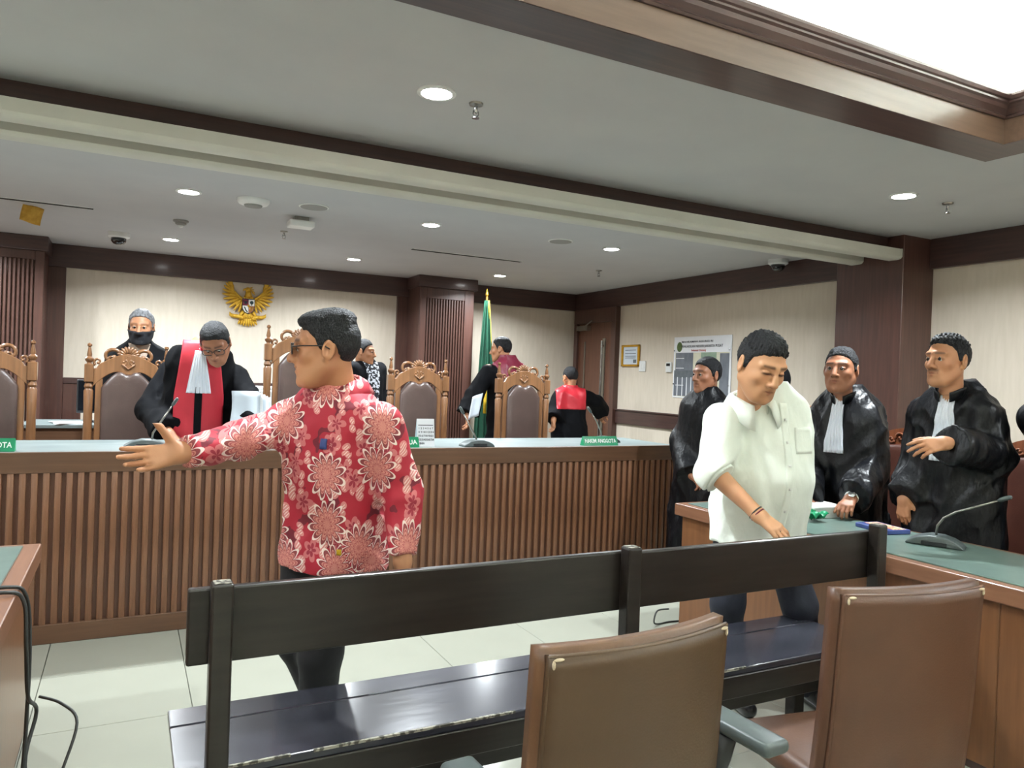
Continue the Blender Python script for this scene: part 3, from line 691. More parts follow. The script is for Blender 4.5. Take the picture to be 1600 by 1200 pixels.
cable('thin black cable knotted on the floor beside the left desk', [(-.24, 3.0, .30), (-.17, 2.96, .28), (-.12, 2.90, .23), (-.16, 2.8, .1), (-.18, 2.72, .012), (-.10, 2.62, .01), (-.02, 2.66, .01), (.02, 2.60, .01), (-.05, 2.52, .014), (-.13, 2.46, .01)], .005)
o = cable('thin dark cable loop at the foot of the right counsel table', [(2.93, 3.54, .10), (2.86, 3.56, .09), (2.83, 3.55, .03), (2.88, 3.57, .006), (2.97, 3.58, .006), (3.1, 3.56, .006)], .005); o['group'] = 'cables'; 

# ---- things on the right wall
t = thing('framed_certificate', 'small certificate in a gold frame on the right wall', 'picture', (XR, 7.12, 1.765), math.radians(90))
# local: -y?  x along -Y world handled by rotation: local x -> world y, local -y -> world +x
def wallbox(mb, u0, u1, z0, z1, d0, d1): return mb.box((u0, d0, z0), (u1, d1, z1))
h_, v_ = .172, .126
for a in ((-h_, h_, v_ - .024, v_), (-h_, h_, -v_, -v_ + .024), (-h_, -h_ + .03, -v_, v_), (h_ - .03, h_, -v_, v_)):
    wallbox(MB(), a[0], a[1], a[2], a[3], .002, .025).build('frame_bar', 'brass', t, bevel=.006, seg=2)
wallbox(MB(), -h_ + .02, h_ - .02, -v_ + .02, v_ - .02, .002, .010).build('certificate', 'paper_blue', t)
for z in (.06, .02, -.01, -.03): wallbox(MB(), -.10, .11, z, z + .008, .0095, .0105).build('print_line', 'print_grey', t)
wallbox(MB(), -.11, -.05, -.085, -.045, .0095, .0105).build('stamp', 'print_dark', t)
t = thing('light_switch', 'white double switch plate below the certificate', 'switch', (XR, 6.895, 1.642), math.radians(90))
wallbox(MB(), -.06, .06, -.06, .06, .001, .012).build('plate', 'white_plastic', t, bevel=.003); wallbox(MB(), -.04, .0, -.03, .03, .012, .015).build('rocker', 'white_plastic', t); wallbox(MB(), .004, .044, -.03, .03, .012, .015).build('rocker', 'white_plastic', t)
t = thing('thermostat', 'white thermostat with dark display beside the poster', 'thermostat', (XR, 6.42, 1.632), math.radians(90))
wallbox(MB(), -.045, .045, -.055, .055, .001, .022).build('case', 'white_plastic', t, bevel=.004); wallbox(MB(), -.03, .03, .012, .042, .022, .0235).build('display', 'screen_black', t)
# poster
t = thing('court_poster', 'printed poster of a court building on the right wall', 'poster', (XR, 5.915, 1.632), math.radians(90))
Lx, Lz = .43, .32       # half sizes; local x -> +Y (left in the photo)
MB().box((-Lx, .004, -Lz), (Lx, .0095, Lz)).build('sheet', 'paper', t)
def pr(name, u0, u1, z0, z1, m, k=0): # u: 0 left .. 1 right in the photo
    x0, x1 = Lx - u1 * 2 * Lx, Lx - u0 * 2 * Lx
    def f(a, b):
        x = x0 + (x1 - x0) * a; uu = x / (2 * Lx) + .5; return (x, .0104 + .0008 * k, -Lz + 2 * Lz * (z0 + (z1 - z0) * b))
    return MB().grid(f, 6, 1).build(name, m, t, solid=.0008)
pr('photo_sky', .03, .97, .02, .74, 'print_cream'); pr('photo_tower', .04, .36, .42, .74, 'print_grey', 1); pr('photo_canopy', .02, .45, .33, .45, 'print_dark', 2)
pr('photo_entrance', .02, .46, .03, .34, 'print_grey', 1)
for k, u in enumerate((.08, .17, .25, .33, .41)): pr('photo_column', u, u + .015, .03, .34, 'paper', 3)
pr('photo_glass', .50, .76, .05, .74, 'print_green', 1); pr('photo_glass', .82, .97, .05, .72, 'print_grey', 1)
for z in (.64, .48, .2): pr('photo_band', .05, .20, z, z + .012, 'paper', 4)
for k in range(4): pr('photo_band', .52, .76, .12 + .15 * k, .13 + .15 * k, 'paper', 3)
em = MB().lathe([(.042, 0), (.042, .002)], (0, 0, 0), 20, axis='y').build('emblem', 'emblem_green', t, loc=(Lx - .09, .0095, Lz - .105)); em.scale = (1, 1, 1.25)
def ptext(s, u, z, size, m, width):
    me = text_mesh(s, size, .0004, bold=.0003); o = link_mesh('lettering', me, m, t, (Lx - u * 2 * Lx, .0118, -Lz + z * 2 * Lz), (PI / 2, 0, PI))
    xs = [q.co.x for q in me.vertices]; o.scale = (width * 2 * Lx / (max(xs) - min(xs)), 1, 1)
ptext('MAHKAMAH AGUNG RI', .42, .915, .03, 'ink', .55); ptext('PENGADILAN NEGERI JAKARTA PUSAT', .50, .84, .036, 'ink', .72); ptext('Selamat Datang', .45, .775, .03, 'print_red', .26)
for sx, sz in ((-1, 1), (1, 1), (-1, -1), (1, -1)): MB().lathe([(.008, .0), (.008, .006), (.003, .009)], (sx * (Lx - .02), .018, sz * (Lz * .55)), 10, axis='y').build('pin', 'chrome', t)

# ---- eagle emblem on the back wall
g = thing('eagle_emblem', 'golden eagle emblem with quartered shield on the beige back wall', 'emblem', (1.105, YB, 2.125)); g.scale = (.88, 1, .94)
def feather(mb, p0, ang, ln, wd, y, th=.010):
    R = Matrix.Rotation(-ang, 3, 'Y'); c = Vector((p0[0], y, p0[1])) + R @ Vector((0, 0, ln / 2)); mb.ball(c, (wd, th, ln / 2), 8, 6, R=R)
for sx in (-1, 1):
    wg = MB()
    # outer primary feathers fan from shoulder, curved upward wing
    def edge(u): return (sx * (.185 - .135 * u + .0 * u), .165 - .115 * u ** .7)      # leading edge, tip to shoulder
    for k in range(12):
        u = k / 11; feather(wg, edge(u), -math.radians(8 + 150 * u ** 1.1) * sx, .055 + .135 * math.sin(PI * (.12 + .62 * u)), .017, -.020 - .0008 * k)
    for k in range(8):
        u = k / 7; feather(wg, edge(.12 + .85 * u), -math.radians(30 + 125 * u) * sx, .05 + .06 * math.sin(PI * (.15 + .6 * u)), .015, -.032)
    for k in range(3): feather(wg, edge(.0 + .05 * k), -math.radians(-14 + 12 * k) * sx, .05, .012, -.024)
    wg.tube([(*edge(0)[:1], -.03, edge(0)[1]), (edge(.5)[0], -.036, edge(.5)[1]), (edge(1)[0], -.036, edge(1)[1])], [.008, .014, .018], 8)
    wg.build('wing', 'gold_paint', g, smooth='all')
    lg = MB()
    lg.tube([(sx * .05, -.03, -.075), (sx * .085, -.034, -.115), (sx * .07, -.036, -.15)], [.024, .018, .011], 8)
    for k in (-1, 0, 1): lg.tube([(sx * .07, -.036, -.148), (sx * (.075 + .018 * k), -.045, -.165), (sx * (.08 + .02 * k), -.04, -.178)], [.008, .006, .003], 6)
    lg.build('leg', 'gold_paint', g, smooth='all')
    MB().grid(lambda u, v: (sx * (.045 + .165 * u), -.030 - .014 * math.sin(u * 6.5), -.155 + .055 * u * u + .03 * math.sin(u * 5) * .4 + (v - .5) * .042), 14, 2).build('ribbon', 'gold_paint', g, solid=.006, smooth='all')
bd = MB().ball((0, -.03, .03), (.062, .022, .10), 12, 8)
for k in range(12): feather(bd, (-.045 + .03 * (k % 4), .09 - .035 * (k // 4)), PI, .05, .014, -.048, .006)
bd.build('body', 'gold_paint', g, smooth='all')
hd = MB().ball((-.008, -.042, .165), (.034, .024, .032), 12, 8).tube([(0, -.034, .09), (-.004, -.038, .15)], [.045, .03], 10)
hd.tube([(-.03, -.044, .172), (-.058, -.046, .166), (-.066, -.046, .148)], [.015, .010, .003], 8)
for k in range(4): feather(hd, (.0 + .012 * k, .175 - .01 * k), math.radians(-60 - 22 * k), .05, .008, -.045, .006)
hd.build('head', 'gold_paint', g, smooth='all'); MB().ball((-.022, -.064, .172), .005, 6, 4).build('eye', 'ink', g)
tl = MB()
for k in range(8):
    a = PI + math.radians(-30 + 60 * k / 7); feather(tl, (-.035 + .07 * k / 7, -.095), a, .15, .016, -.024 - .003 * (k % 2))
for k in range(5): feather(tl, (-.025 + .05 * k / 4, -.08), PI + math.radians(-14 + 28 * k / 4), .08, .014, -.036)
tl.build('tail', 'gold_paint', g, smooth='all')
def shq(x0, x1, z0, z1, m):
    N = 8; out = []
    def hwd(z): return .066 if z > -.02 else .066 * math.sqrt(max(0, 1 - ((z + .02) / -.075) ** 2 * 1.0))
    zs = [z0 + (z1 - z0) * i / N for i in range(N + 1)]
    L_ = [(max(x0, -hwd(z)), z) for z in zs]; R_ = [(min(x1, hwd(z)), z) for z in zs]
    return MB().prism(L_[::-1] + R_, -.062, -.050, 'y')
sh = MB(); full = shq(-.08, .08, -.0945, .062, ''); full.v = [(x * 1.09, y + .006, z * 1.09) for x, y, z in full.v]
sh = full.build('shield', 'ink', g)
shq(-.08, 0, -.013, .058, '').build('quarter', 'shield_red', sh); shq(0, .08, -.013, .058, '').build('quarter', 'shield_white', sh)
shq(-.08, 0, -.092, -.013, '').build('quarter', 'shield_white', sh); shq(0, .08, -.092, -.013, '').build('quarter', 'shield_brown', sh)
MB().ball((.036, -.062, .025), (.022, .005, .02), 10, 6).box((.032, -.066, -.008), (.040, -.060, .012)).build('tree_device', 'shield_green', sh, smooth='all')
MB().ball((-.034, -.062, .022), (.018, .005, .017), 10, 6).tube([(-.05, -.063, .034), (-.058, -.063, .046)], .004, 5).tube([(-.018, -.063, .034), (-.010, -.063, .046)], .004, 5).build('bull_device', 'ink', sh, smooth='all')
MB().tube([(-.045, -.064, -.028), (-.03, -.064, -.06), (-.01, -.064, -.085)], .006, 6).build('sprig_device', 'shield_green', sh, smooth='all')
MB().tube([(.03 + .016 * math.cos(a), -.063, -.045 + .02 * math.sin(a)) for a in [2 * PI * k / 12 for k in range(13)]], .004, 5, caps=False).build('chain_device', 'brass', sh)
MB().ball((0, -.064, -.013), (.014, .004, .016), 6, 4).build('star_device', 'brass', sh)

# ---- ceiling fittings
DL = [(1.053, 2.796), (3.886, 2.791), (.31, 5.225), (.30, 7.28), (1.945, 7.30), (1.965, 5.24), (3.579, 7.36), (3.578, 5.235), (-1.35, 5.22), (-1.35, 7.3), (-1.78, 2.79), (4.4, .2), (-2.1, .2), (4.4, -1.9), (-2.1, -1.9)]
DLN = ['recessed round downlight nearest the camera beside a sprinkler', 'recessed round downlight near the right pillar', 'recessed downlight beside the smoke detector at left', 'recessed downlight beside the dome camera at left', 'recessed downlight above the right end of the beige back panel', 'recessed downlight in the middle of the rear ceiling', 'recessed downlight in front of the slatted pillar by the flag', 'recessed downlight at the right of the rear ceiling',
       'recessed downlight above the left end of the bench', 'recessed downlight by the left back pillar', 'recessed downlight above the left desk', 'recessed downlight beside the tray at the right wall', 'recessed downlight beside the tray at the left wall', 'rear recessed downlight by the right wall', 'rear recessed downlight by the left wall']
for (x, y), nm in zip(DL, DLN):
    t = thing('downlight', nm, 'downlight', (x, y, ZC), 0, 'recessed ceiling downlights')
    MB().lathe([(.078, .0), (.078, -.006), (.062, -.008), (.062, .0)], (0, 0, 0), 24).build('trim_ring', 'white_plastic', t, smooth=True)
    MB().lathe([(.060, -.004), (.060, -.0065)], (0, 0, 0), 24).build('diffuser', 'lamp_white', t)
    ld = bpy.data.lights.new('downlight_lamp', 'AREA'); ld.shape = 'DISK'; ld.size = .11; ld.energy = DOWNLIGHT_W * (28 if y > 6.5 else 28 if y > 4 else 25); ld.color = (.89, .96, 1.0); ld.spread = math.radians(150)
    lo = bpy.data.objects.new('lamp', ld); COL.objects.link(lo); lo.parent = t; lo.location = (0, 0, -.012)
def sprinkler(x, y, label):
    t = thing('sprinkler', label, 'sprinkler', (x, y, ZC), 0, 'ceiling sprinklers')
    MB().lathe([(.03, 0), (.028, -.008), (.01, -.012)], (0, 0, 0), 16).build('escutcheon', 'steel', t, smooth=True)
    MB().lathe([(.008, -.01), (.008, -.035), (.004, -.04)], (0, 0, 0), 10).build('body', 'chrome', t, smooth=True)
    MB().tube([(-.01, 0, -.03), (-.013, 0, -.045), (-.003, 0, -.058)], .0025, 6).build('frame_arm', 'chrome', t); MB().tube([(.01, 0, -.03), (.013, 0, -.045), (.003, 0, -.058)], .0025, 6).build('frame_arm', 'chrome', t)
    MB().lathe([(.016, -.058), (.016, -.061)], (0, 0, 0), 12).build('deflector', 'chrome', t)
for x, y, l in ((1.235, 2.82, 'sprinkler head beside the nearest downlight'), (4.24, 2.76, 'sprinkler head near the right pillar'), (1.085, 6.24, 'sprinkler head behind the ceiling projector mount'), (4.184, 6.33, 'sprinkler head at the right of the rear ceiling')): sprinkler(x, y, l)
t = thing('smoke_detector', 'round white detector with curved rim on the rear ceiling', 'detector', (.704, 5.22, ZC)); MB().lathe([(.105, 0), (.105, -.012), (.09, -.03), (.05, -.038)], (0, 0, 0), 24).build('housing', 'white_plastic', t, smooth=True); MB().lathe([(.06, -.034), (.055, -.046), (.02, -.048)], (0, 0, 0), 20).build('sensor', 'grille_grey', t, smooth=True)
for x, y, l in ((1.09, 5.167, 'flat round ceiling speaker beside the white wireless box'), (3.06, 5.2, 'flat round ceiling speaker at the right of the rear ceiling')):
    t = thing('ceiling_speaker', l, 'speaker', (x, y, ZC), 0, 'round ceiling speakers'); MB().lathe([(.10, 0), (.10, -.006), (.092, -.008)], (0, 0, 0), 28).build('rim', 'white_plastic', t, smooth=True); MB().lathe([(.09, -.007), (.09, -.010)], (0, 0, 0), 28).build('grille', 'grille_grey', t)
t = thing('wireless_box', 'white rectangular box mounted under the rear ceiling', 'ceiling box', (1.09, 5.60, ZC)); MB().box((-.09, -.07, -.075), (.09, .07, -.03)).build('case', 'white_plastic', t, bevel=.01, seg=2); MB().box((-.05, -.04, -.03), (.05, .04, 0)).build('mount', 'steel', t)
t = thing('small_detector', 'small stepped round detector on the rear ceiling at left', 'detector', (.326, 6.30, ZC)); MB().lathe([(.055, 0), (.055, -.012), (.04, -.016), (.04, -.03), (.02, -.04)], (0, 0, 0), 20).build('housing', 'grille_grey', t, smooth=True); MB().lathe([(.02, -.038), (.014, -.052), (.004, -.054)], (0, 0, 0), 14).build('sensor', 'white_plastic', t, smooth=True)
for x, y, l in ((-.106, 7.25, 'dome security camera on the rear ceiling at left'), (5.02, 4.78, 'dome security camera beside the right pillar')):
    t = thing('security_camera', l, 'camera', (x, y, ZC), 0, 'dome cameras'); MB().lathe([(.085, 0), (.085, -.035), (.07, -.045)], (0, 0, 0), 24).build('collar', 'white_plastic', t, smooth=True); MB().lathe([(.06, -.044), (.058, -.07), (.042, -.092), (.02, -.102), (.004, -.105)], (0, 0, 0), 20).build('dome', 'smoked_dome', t, smooth='all')
def slot(x0, x1, y, label):
    t = thing('slot_diffuser', label, 'air vent', ((x0 + x1) / 2, y, ZC), 0, 'linear air slots in the rear ceiling'); h = (x1 - x0) / 2
    MB().box((-h, -.032, -.004), (h, .032, .0)).build('slot', 'dark_slot', t); MB().box((-h, -.038, -.005), (h, -.032, 0)).build('lip', 'white_plastic', t); MB().box((-h, .032, -.005), (h, .038, 0)).build('lip', 'white_plastic', t)
slot(-1.5, -.26, 6.24, 'long dark air slot in the ceiling at far left'); slot(2.215, 3.31, 6.36, 'long dark air slot in the ceiling at centre right')
t = thing('yellow_note', 'crumpled yellow paper hanging from the ceiling at left', 'paper', (-.64, 6.41, ZC))
MB().grid(lambda u, v: ((u - .5) * .13 + .02 * v, .012 * math.sin(6 * u + 4 * v), -.012 - .125 * v + .02 * u), 8, 8).build('sheet', 'yellow_paper', t, solid=.002, smooth='all', rot=(0, .35, .3)); MB().tube([(0, 0, 0), (.0, 0, -.03)], .002, 5).build('string', 'paper', t)
# ================================================================== PEOPLE
# implicit surfaces polygonised on a grid (surface nets)
F32 = np.float32
def polygonize(f, lo, hi, h):
    lo = np.array(lo, float); hi = np.array(hi, float); B = 6
    nb = np.maximum(1, np.ceil((hi - lo) / (h * B)).astype(int)); n = nb * B
    ax = [lo[i] + h * np.arange(n[i]) for i in range(3)]
    cen = [lo[i] + h * (np.arange(nb[i]) * B + (B - 1) / 2) for i in range(3)]
    C = np.stack(np.meshgrid(*cen, indexing='ij'), -1).reshape(-1, 3)
    dc = f(C); act = np.nonzero(np.abs(dc) < h * B * 1.25)[0]
    V = np.repeat(np.repeat(np.repeat(dc.reshape(nb), B, 0), B, 1), B, 2).astype(F32)
    bi = np.stack(np.unravel_index(act, nb), -1)
    o = np.stack(np.meshgrid(*[np.arange(B)] * 3, indexing='ij'), -1).reshape(-1, 3)
    idx = (bi[:, None, :] * B + o[None]).reshape(-1, 3)
    pts = lo + h * idx
    vals = np.empty(len(pts), F32)
    for s in range(0, len(pts), 400000): vals[s:s + 400000] = f(pts[s:s + 400000])
    V[idx[:, 0], idx[:, 1], idx[:, 2]] = vals
    V[0] = V[-1] = 1; V[:, 0] = V[:, -1] = 1; V[:, :, 0] = V[:, :, -1] = 1
    I = (V < 0)
    cnt = np.zeros(np.array(V.shape) - 1, np.int8)
    cs = [(a, b, c) for a in (0, 1) for b in (0, 1) for c in (0, 1)]
    sl = lambda a, m: slice(a, m - 1 + a)
    for a, b, c in cs: cnt += I[sl(a, V.shape[0]), sl(b, V.shape[1]), sl(c, V.shape[2])]
    cells = np.argwhere((cnt > 0) & (cnt < 8))
    vid = -np.ones(cnt.shape, np.int64); vid[tuple(cells.T)] = np.arange(len(cells))
    acc = np.zeros((len(cells), 3)); num = np.zeros(len(cells))
    for i, p in enumerate(cs):
        for j in range(3):
            if p[j] == 0:
                q = list(p); q[j] = 1
                va = V[cells[:, 0] + p[0], cells[:, 1] + p[1], cells[:, 2] + p[2]].astype(float); vb = V[cells[:, 0] + q[0], cells[:, 1] + q[1], cells[:, 2] + q[2]].astype(float)
                m = (va < 0) != (vb < 0); t = np.where(m, va / np.where(m, va - vb, 1), 0)
                e = np.array(p, float)[None] + t[:, None] * (np.array(q) - np.array(p))[None]
                acc += e * m[:, None]; num += m
    verts = lo + h * (cells + acc / num[:, None])
    faces = []
    for j in range(3):
        a = [slice(None)] * 3; b = [slice(None)] * 3; a[j] = slice(0, -1); b[j] = slice(1, None)
        ia, ib = I[tuple(a)], I[tuple(b)]; e = np.argwhere(ia != ib)
        k, l = [(1, 2), (2, 0), (0, 1)][j]
        e = e[(e[:, k] > 0) & (e[:, l] > 0) & (e[:, k] < V.shape[k] - 1) & (e[:, l] < V.shape[l] - 1)]
        def cell(dk, dl): q = e.copy(); q[:, k] -= dk; q[:, l] -= dl; return vid[q[:, 0], q[:, 1], q[:, 2]]
        quad = np.stack([cell(1, 1), cell(0, 1), cell(0, 0), cell(1, 0)], 1)
        fl_ = ia[e[:, 0], e[:, 1], e[:, 2]]
        quad[~fl_] = quad[~fl_][:, ::-1]; faces.append(quad)
    return verts, np.concatenate(faces)
def np_mesh(name, parts, mats, tints=None):
    vs_ = []; fs_ = []; mi = []; n = 0
    for v, f, m in parts: vs_.append(v); fs_.append(f + n); mi.append(np.full(len(f), m)); n += len(v)
    v = np.concatenate(vs_); f = np.concatenate(fs_); me = bpy.data.meshes.new(name)
    me.vertices.add(len(v)); me.vertices.foreach_set('co', v.astype(F32).ravel())
    me.loops.add(f.size); me.loops.foreach_set('vertex_index', f.ravel().astype(np.int32))
    me.polygons.add(len(f)); me.polygons.foreach_set('loop_start', np.arange(len(f), dtype=np.int32) * f.shape[1])
    me.polygons.foreach_set('material_index', np.concatenate(mi).astype(np.int32)); me.polygons.foreach_set('use_smooth', np.ones(len(f), bool))
    me.update(calc_edges=True); me.validate()
    if tints is not None:
        ca = me.color_attributes.new('tint', 'FLOAT_COLOR', 'POINT'); c = np.ones((len(v), 4), F32); c[:, :3] = tints; ca.data.foreach_set('color', c.ravel())
    for m in mats: me.materials.append(MATS[m])
    return me
def nrm(a): a = np.array(a, float); return a / np.linalg.norm(a)
def smin(a, b, k): h = np.clip(.5 + .5 * (b - a) / k, 0, 1); return b + (a - b) * h - k * h * (1 - h)
def smax(a, b, k): return -smin(-a, -b, k)
def capd(P, a, b, r0, r1):
    a = np.asarray(a, float); ba = np.asarray(b, float) - a; q = P - a; t = np.clip(q @ ba / max(ba @ ba, 1e-9), 0, 1)
    return np.linalg.norm(q - t[:, None] * ba, axis=1) - (r0 + (r1 - r0) * t)
def elld(P, c, r, R=None):
    q = P - np.asarray(c, float)
    if R is not None: q = q @ R
    r = np.asarray(r, float); k0 = np.linalg.norm(q / r, axis=1); k1 = np.linalg.norm(q / r ** 2, axis=1); return k0 * (k0 - 1) / np.maximum(k1, 1e-6)
def wob(P, s, seed):
    r = np.random.RandomState(seed); out = 0
    for i in range(5):
        a = r.randn(3) * s; b = r.randn(3) * s * .6; out = out + np.sin(P @ a + r.rand() * 6 + 1.4 * np.sin(P @ b + r.rand() * 6))
    return out / 5
def folds(P, s, direction, seed):
    # long soft folds running along 'direction'
    d = nrm(direction); Q = P - (P @ d)[:, None] * d * .82
    return wob(Q, s, seed)
def loft(P, tab, pw=2.25):
    tab = np.array(sorted(tab), float); z = np.linspace(tab[0, 0], tab[-1, 0], 90)
    cols = [np.interp(z, tab[:, 0], tab[:, i]) for i in range(1, 5)]
    ker = np.hanning(13)[1:-1]; ker /= ker.sum()
    cols = [np.convolve(np.pad(c, 5, 'edge'), ker, 'valid') for c in cols]
    cx, cy, rx, ry = [np.interp(P[:, 2], z, c) for c in cols]
    u = np.abs((P[:, 0] - cx) / rx); v = np.abs((P[:, 1] - cy) / ry)
    d = ((u ** pw + v ** pw) ** (1 / pw) - 1) * np.minimum(rx, ry) * .95
    return np.maximum(np.maximum(d, P[:, 2] - tab[-1, 0]), tab[0, 0] - P[:, 2])
def euler(yaw, pitch, roll):
    # head axes in body frame: yaw>0 turns to the person's left, pitch>0 looks down, roll>0 tips to the person's right
    y, p, r = [math.radians(q) for q in (yaw, pitch, roll)]
    return np.array((Matrix.Rotation(y, 3, 'Z') @ Matrix.Rotation(-p, 3, 'X') @ Matrix.Rotation(r, 3, 'Y')))

# head in its own frame: +y forward, +z up, chin at about -0.118, crown at +0.122
def head_sdf(q, o):
    x = np.abs(q[:, 0]); m = np.stack([x, q[:, 1], q[:, 2]], 1); jw = o.get('jaw', 1.0)
    d = elld(q, (0, -.010, .036), (.0745, .0915, .086))
    d = smin(d, elld(q, (0, .024, -.030), (.060 * jw, .066, .080)), .035)
    d = smin(d, elld(q, (0, .052, -.088), (.032 * jw, .034, .026)), .03)
    d = smin(d, capd(m, (.048 * jw, .0, -.045), (.024 * jw, .058, -.088), .022, .018), .03)
    d = smin(d, elld(m, (.040, .056, -.014), (.022, .022, .018)), .022)
    d = smin(d, capd(m, (.0, .083, .036), (.046, .066, .036), .011, .010), .016)
    d = smax(d, -elld(m, (.030, .098, .014), (.019, .016, .0125)), .012)
    d = smin(d, elld(m, (.030, .0755, .013), (.0165, .0125, .0105)), .004)
    d = smin(d, capd(q, (0, .084, .028), (0, .110, -.021), .0085, .0128), .011)
    d = smin(d, elld(m, (.0130, .097, -.026), (.0095, .012, .0085)), .007)
    mo = o.get('smile', 0.0)
    d = smin(d, elld(q, (0, .080, -.053), (.030, .016, .020)), .02)
    d = smin(d, capd(m, (0, .0945, -.0475), (.022 + .004 * mo, .082, -.051 + .006 * mo), .0052, .003), .005)
    d = smin(d, capd(m, (0, .0925, -.0605), (.019 + .004 * mo, .081, -.056 + .006 * mo), .0065, .003), .005)
    d = smax(d, -capd(m, (0, .1005, -.0545), (.024 + .004 * mo, .088, -.0535 + .006 * mo), .0022 + .003 * mo, .0012), .003)
    d = smin(d, elld(q, (0, .083, -.097), (.016, .012, .014)), .016)
    # ears
    Re = np.array(Matrix.Rotation(math.radians(-18), 3, 'Z') @ Matrix.Rotation(math.radians(10), 3, 'X'))
    e = elld(m, (.079, -.012, .004), (.0085, .021, .034), Re)
    e = np.minimum(e, elld(m, (.074, -.004, -.024), (.008, .010, .012)))
    e = smax(e, -elld(m, (.091, -.008, .006), (.0105, .0125, .022), Re), .003)
    d = smin(d, e, .006)
    return d
def face_tint(q, o):
    x = np.abs(q[:, 0]); m = np.stack([x, q[:, 1], q[:, 2]], 1); t = np.ones((len(q), 3))
    def blend(w_, c): t[:] = t * (1 - w_[:, None]) + np.array(c) * w_[:, None]
    g = lambda d, a, b: np.clip((b - d) / (b - a), 0, 1)
    front = (q[:, 1] > .03).astype(float)
    blend(g(capd(m, (0, .093, -.048), (.020, .084, -.051), .004, .002), 0, .006) * front, (.72, .46, .44))
    blend(g(capd(m, (0, .092, -.0605), (.017, .083, -.057), .005, .002), 0, .006) * front, (.74, .48, .45))
    blend(g(capd(m, (0, .099, -.0545), (.023, .088, -.0535), .001, .001), 0, .005) * front * .7, (.35, .2, .2))
    if o.get('smile'): blend(g(capd(m, (0, .097, -.0545), (.020, .087, -.052), .002, .001), 0, .003) * front, (1.5, 1.8, 2.1))
    bw = o.get('brow', 1.0)
    blend(g(capd(m, (.015, .092, .0385), (.046, .078, .0375), .0028, .0015), 0, .0055) * front * bw * .8, o.get('browcol', (.13, .11, .11)))
    blend(g(elld(m, (.030, .088, .0115), (.016, .012, .0022)), 0, .005) * front * o.get('lash', .6), (.16, .12, .12))
    blend(g(elld(m, (.011, .108, -.030), (.003, .006, .0025)), 0, .004) * .7, (.4, .25, .22))
    if 'stache' in o: blend(g(elld(m, (.012, .096, -.040), (.018, .012, .0045)), 0, .006) * o['stache'] * front, (.3, .26, .25))
    blend(g(np.linalg.norm(m - np.array([.04, .066, -.02]), axis=1), .01, .035) * .25, (1.05, .82, .76))
    return t
HL_Y = [-.125, -.07, -.048, -.034, -.008, .004, .016, .028, .048, .072, .1]
def hair_sdf(q, o):
    hl = o.get('hairline', [-.062, -.055, -.03, .022, .024, -.008, -.006, .036, .064, .082, .088])
    zmin = np.interp(q[:, 1], HL_Y, hl); st = o.get('hair', 'short'); vol = o.get('vol', .008)
    n = wob(q * np.array([1.6, .7, .7]), 330, 3) * .0022 + wob(q, 120, 5) * o.get('rough', .002)
    d = elld(q, (0, -.012, .037), (.0775 + vol * .45, .0925 + vol, .0870 + vol))
    d = np.minimum(d, np.maximum(head_sdf(q, o) - .0035, np.abs(q[:, 0]) - .0815))
    if st == 'quiff':
        d = smin(d, elld(q, (0, .022, .100), (.054, .060, .028)), .022); d = smin(d, elld(q, (0, -.04, .105), (.055, .06, .032)), .02)
    if st == 'spiky':
        d = smin(d, elld(q, (0, -.005, .097), (.058, .070, .032)), .02); n = n + .0035 * np.sin(q[:, 0] * 330) * np.sin(q[:, 1] * 300 + 1) * (q[:, 2] > .07)
    if st == 'curly':
        d = smin(d, elld(q, (0, .008, .100), (.055, .060, .030)), .02); n = n + .005 * np.sin(q[:, 0] * 290 + 2 * np.sin(q[:, 2] * 200)) * np.sin(q[:, 1] * 260) * np.clip((q[:, 2] - .05) / .03, 0, 1)
    if st == 'flattop': d = smin(d, elld(q, (0, -.008, .100), (.055, .062, .024)), .02)
    # thin at the sides near the lower boundary so that it fades to skin
    side = np.clip((q[:, 2] - zmin) / .014, 0, 1); d = d + (1 - side) * .004
    return smax(d + n, (zmin - q[:, 2]) * .75 + wob(q, 230, 9) * .005, .006)

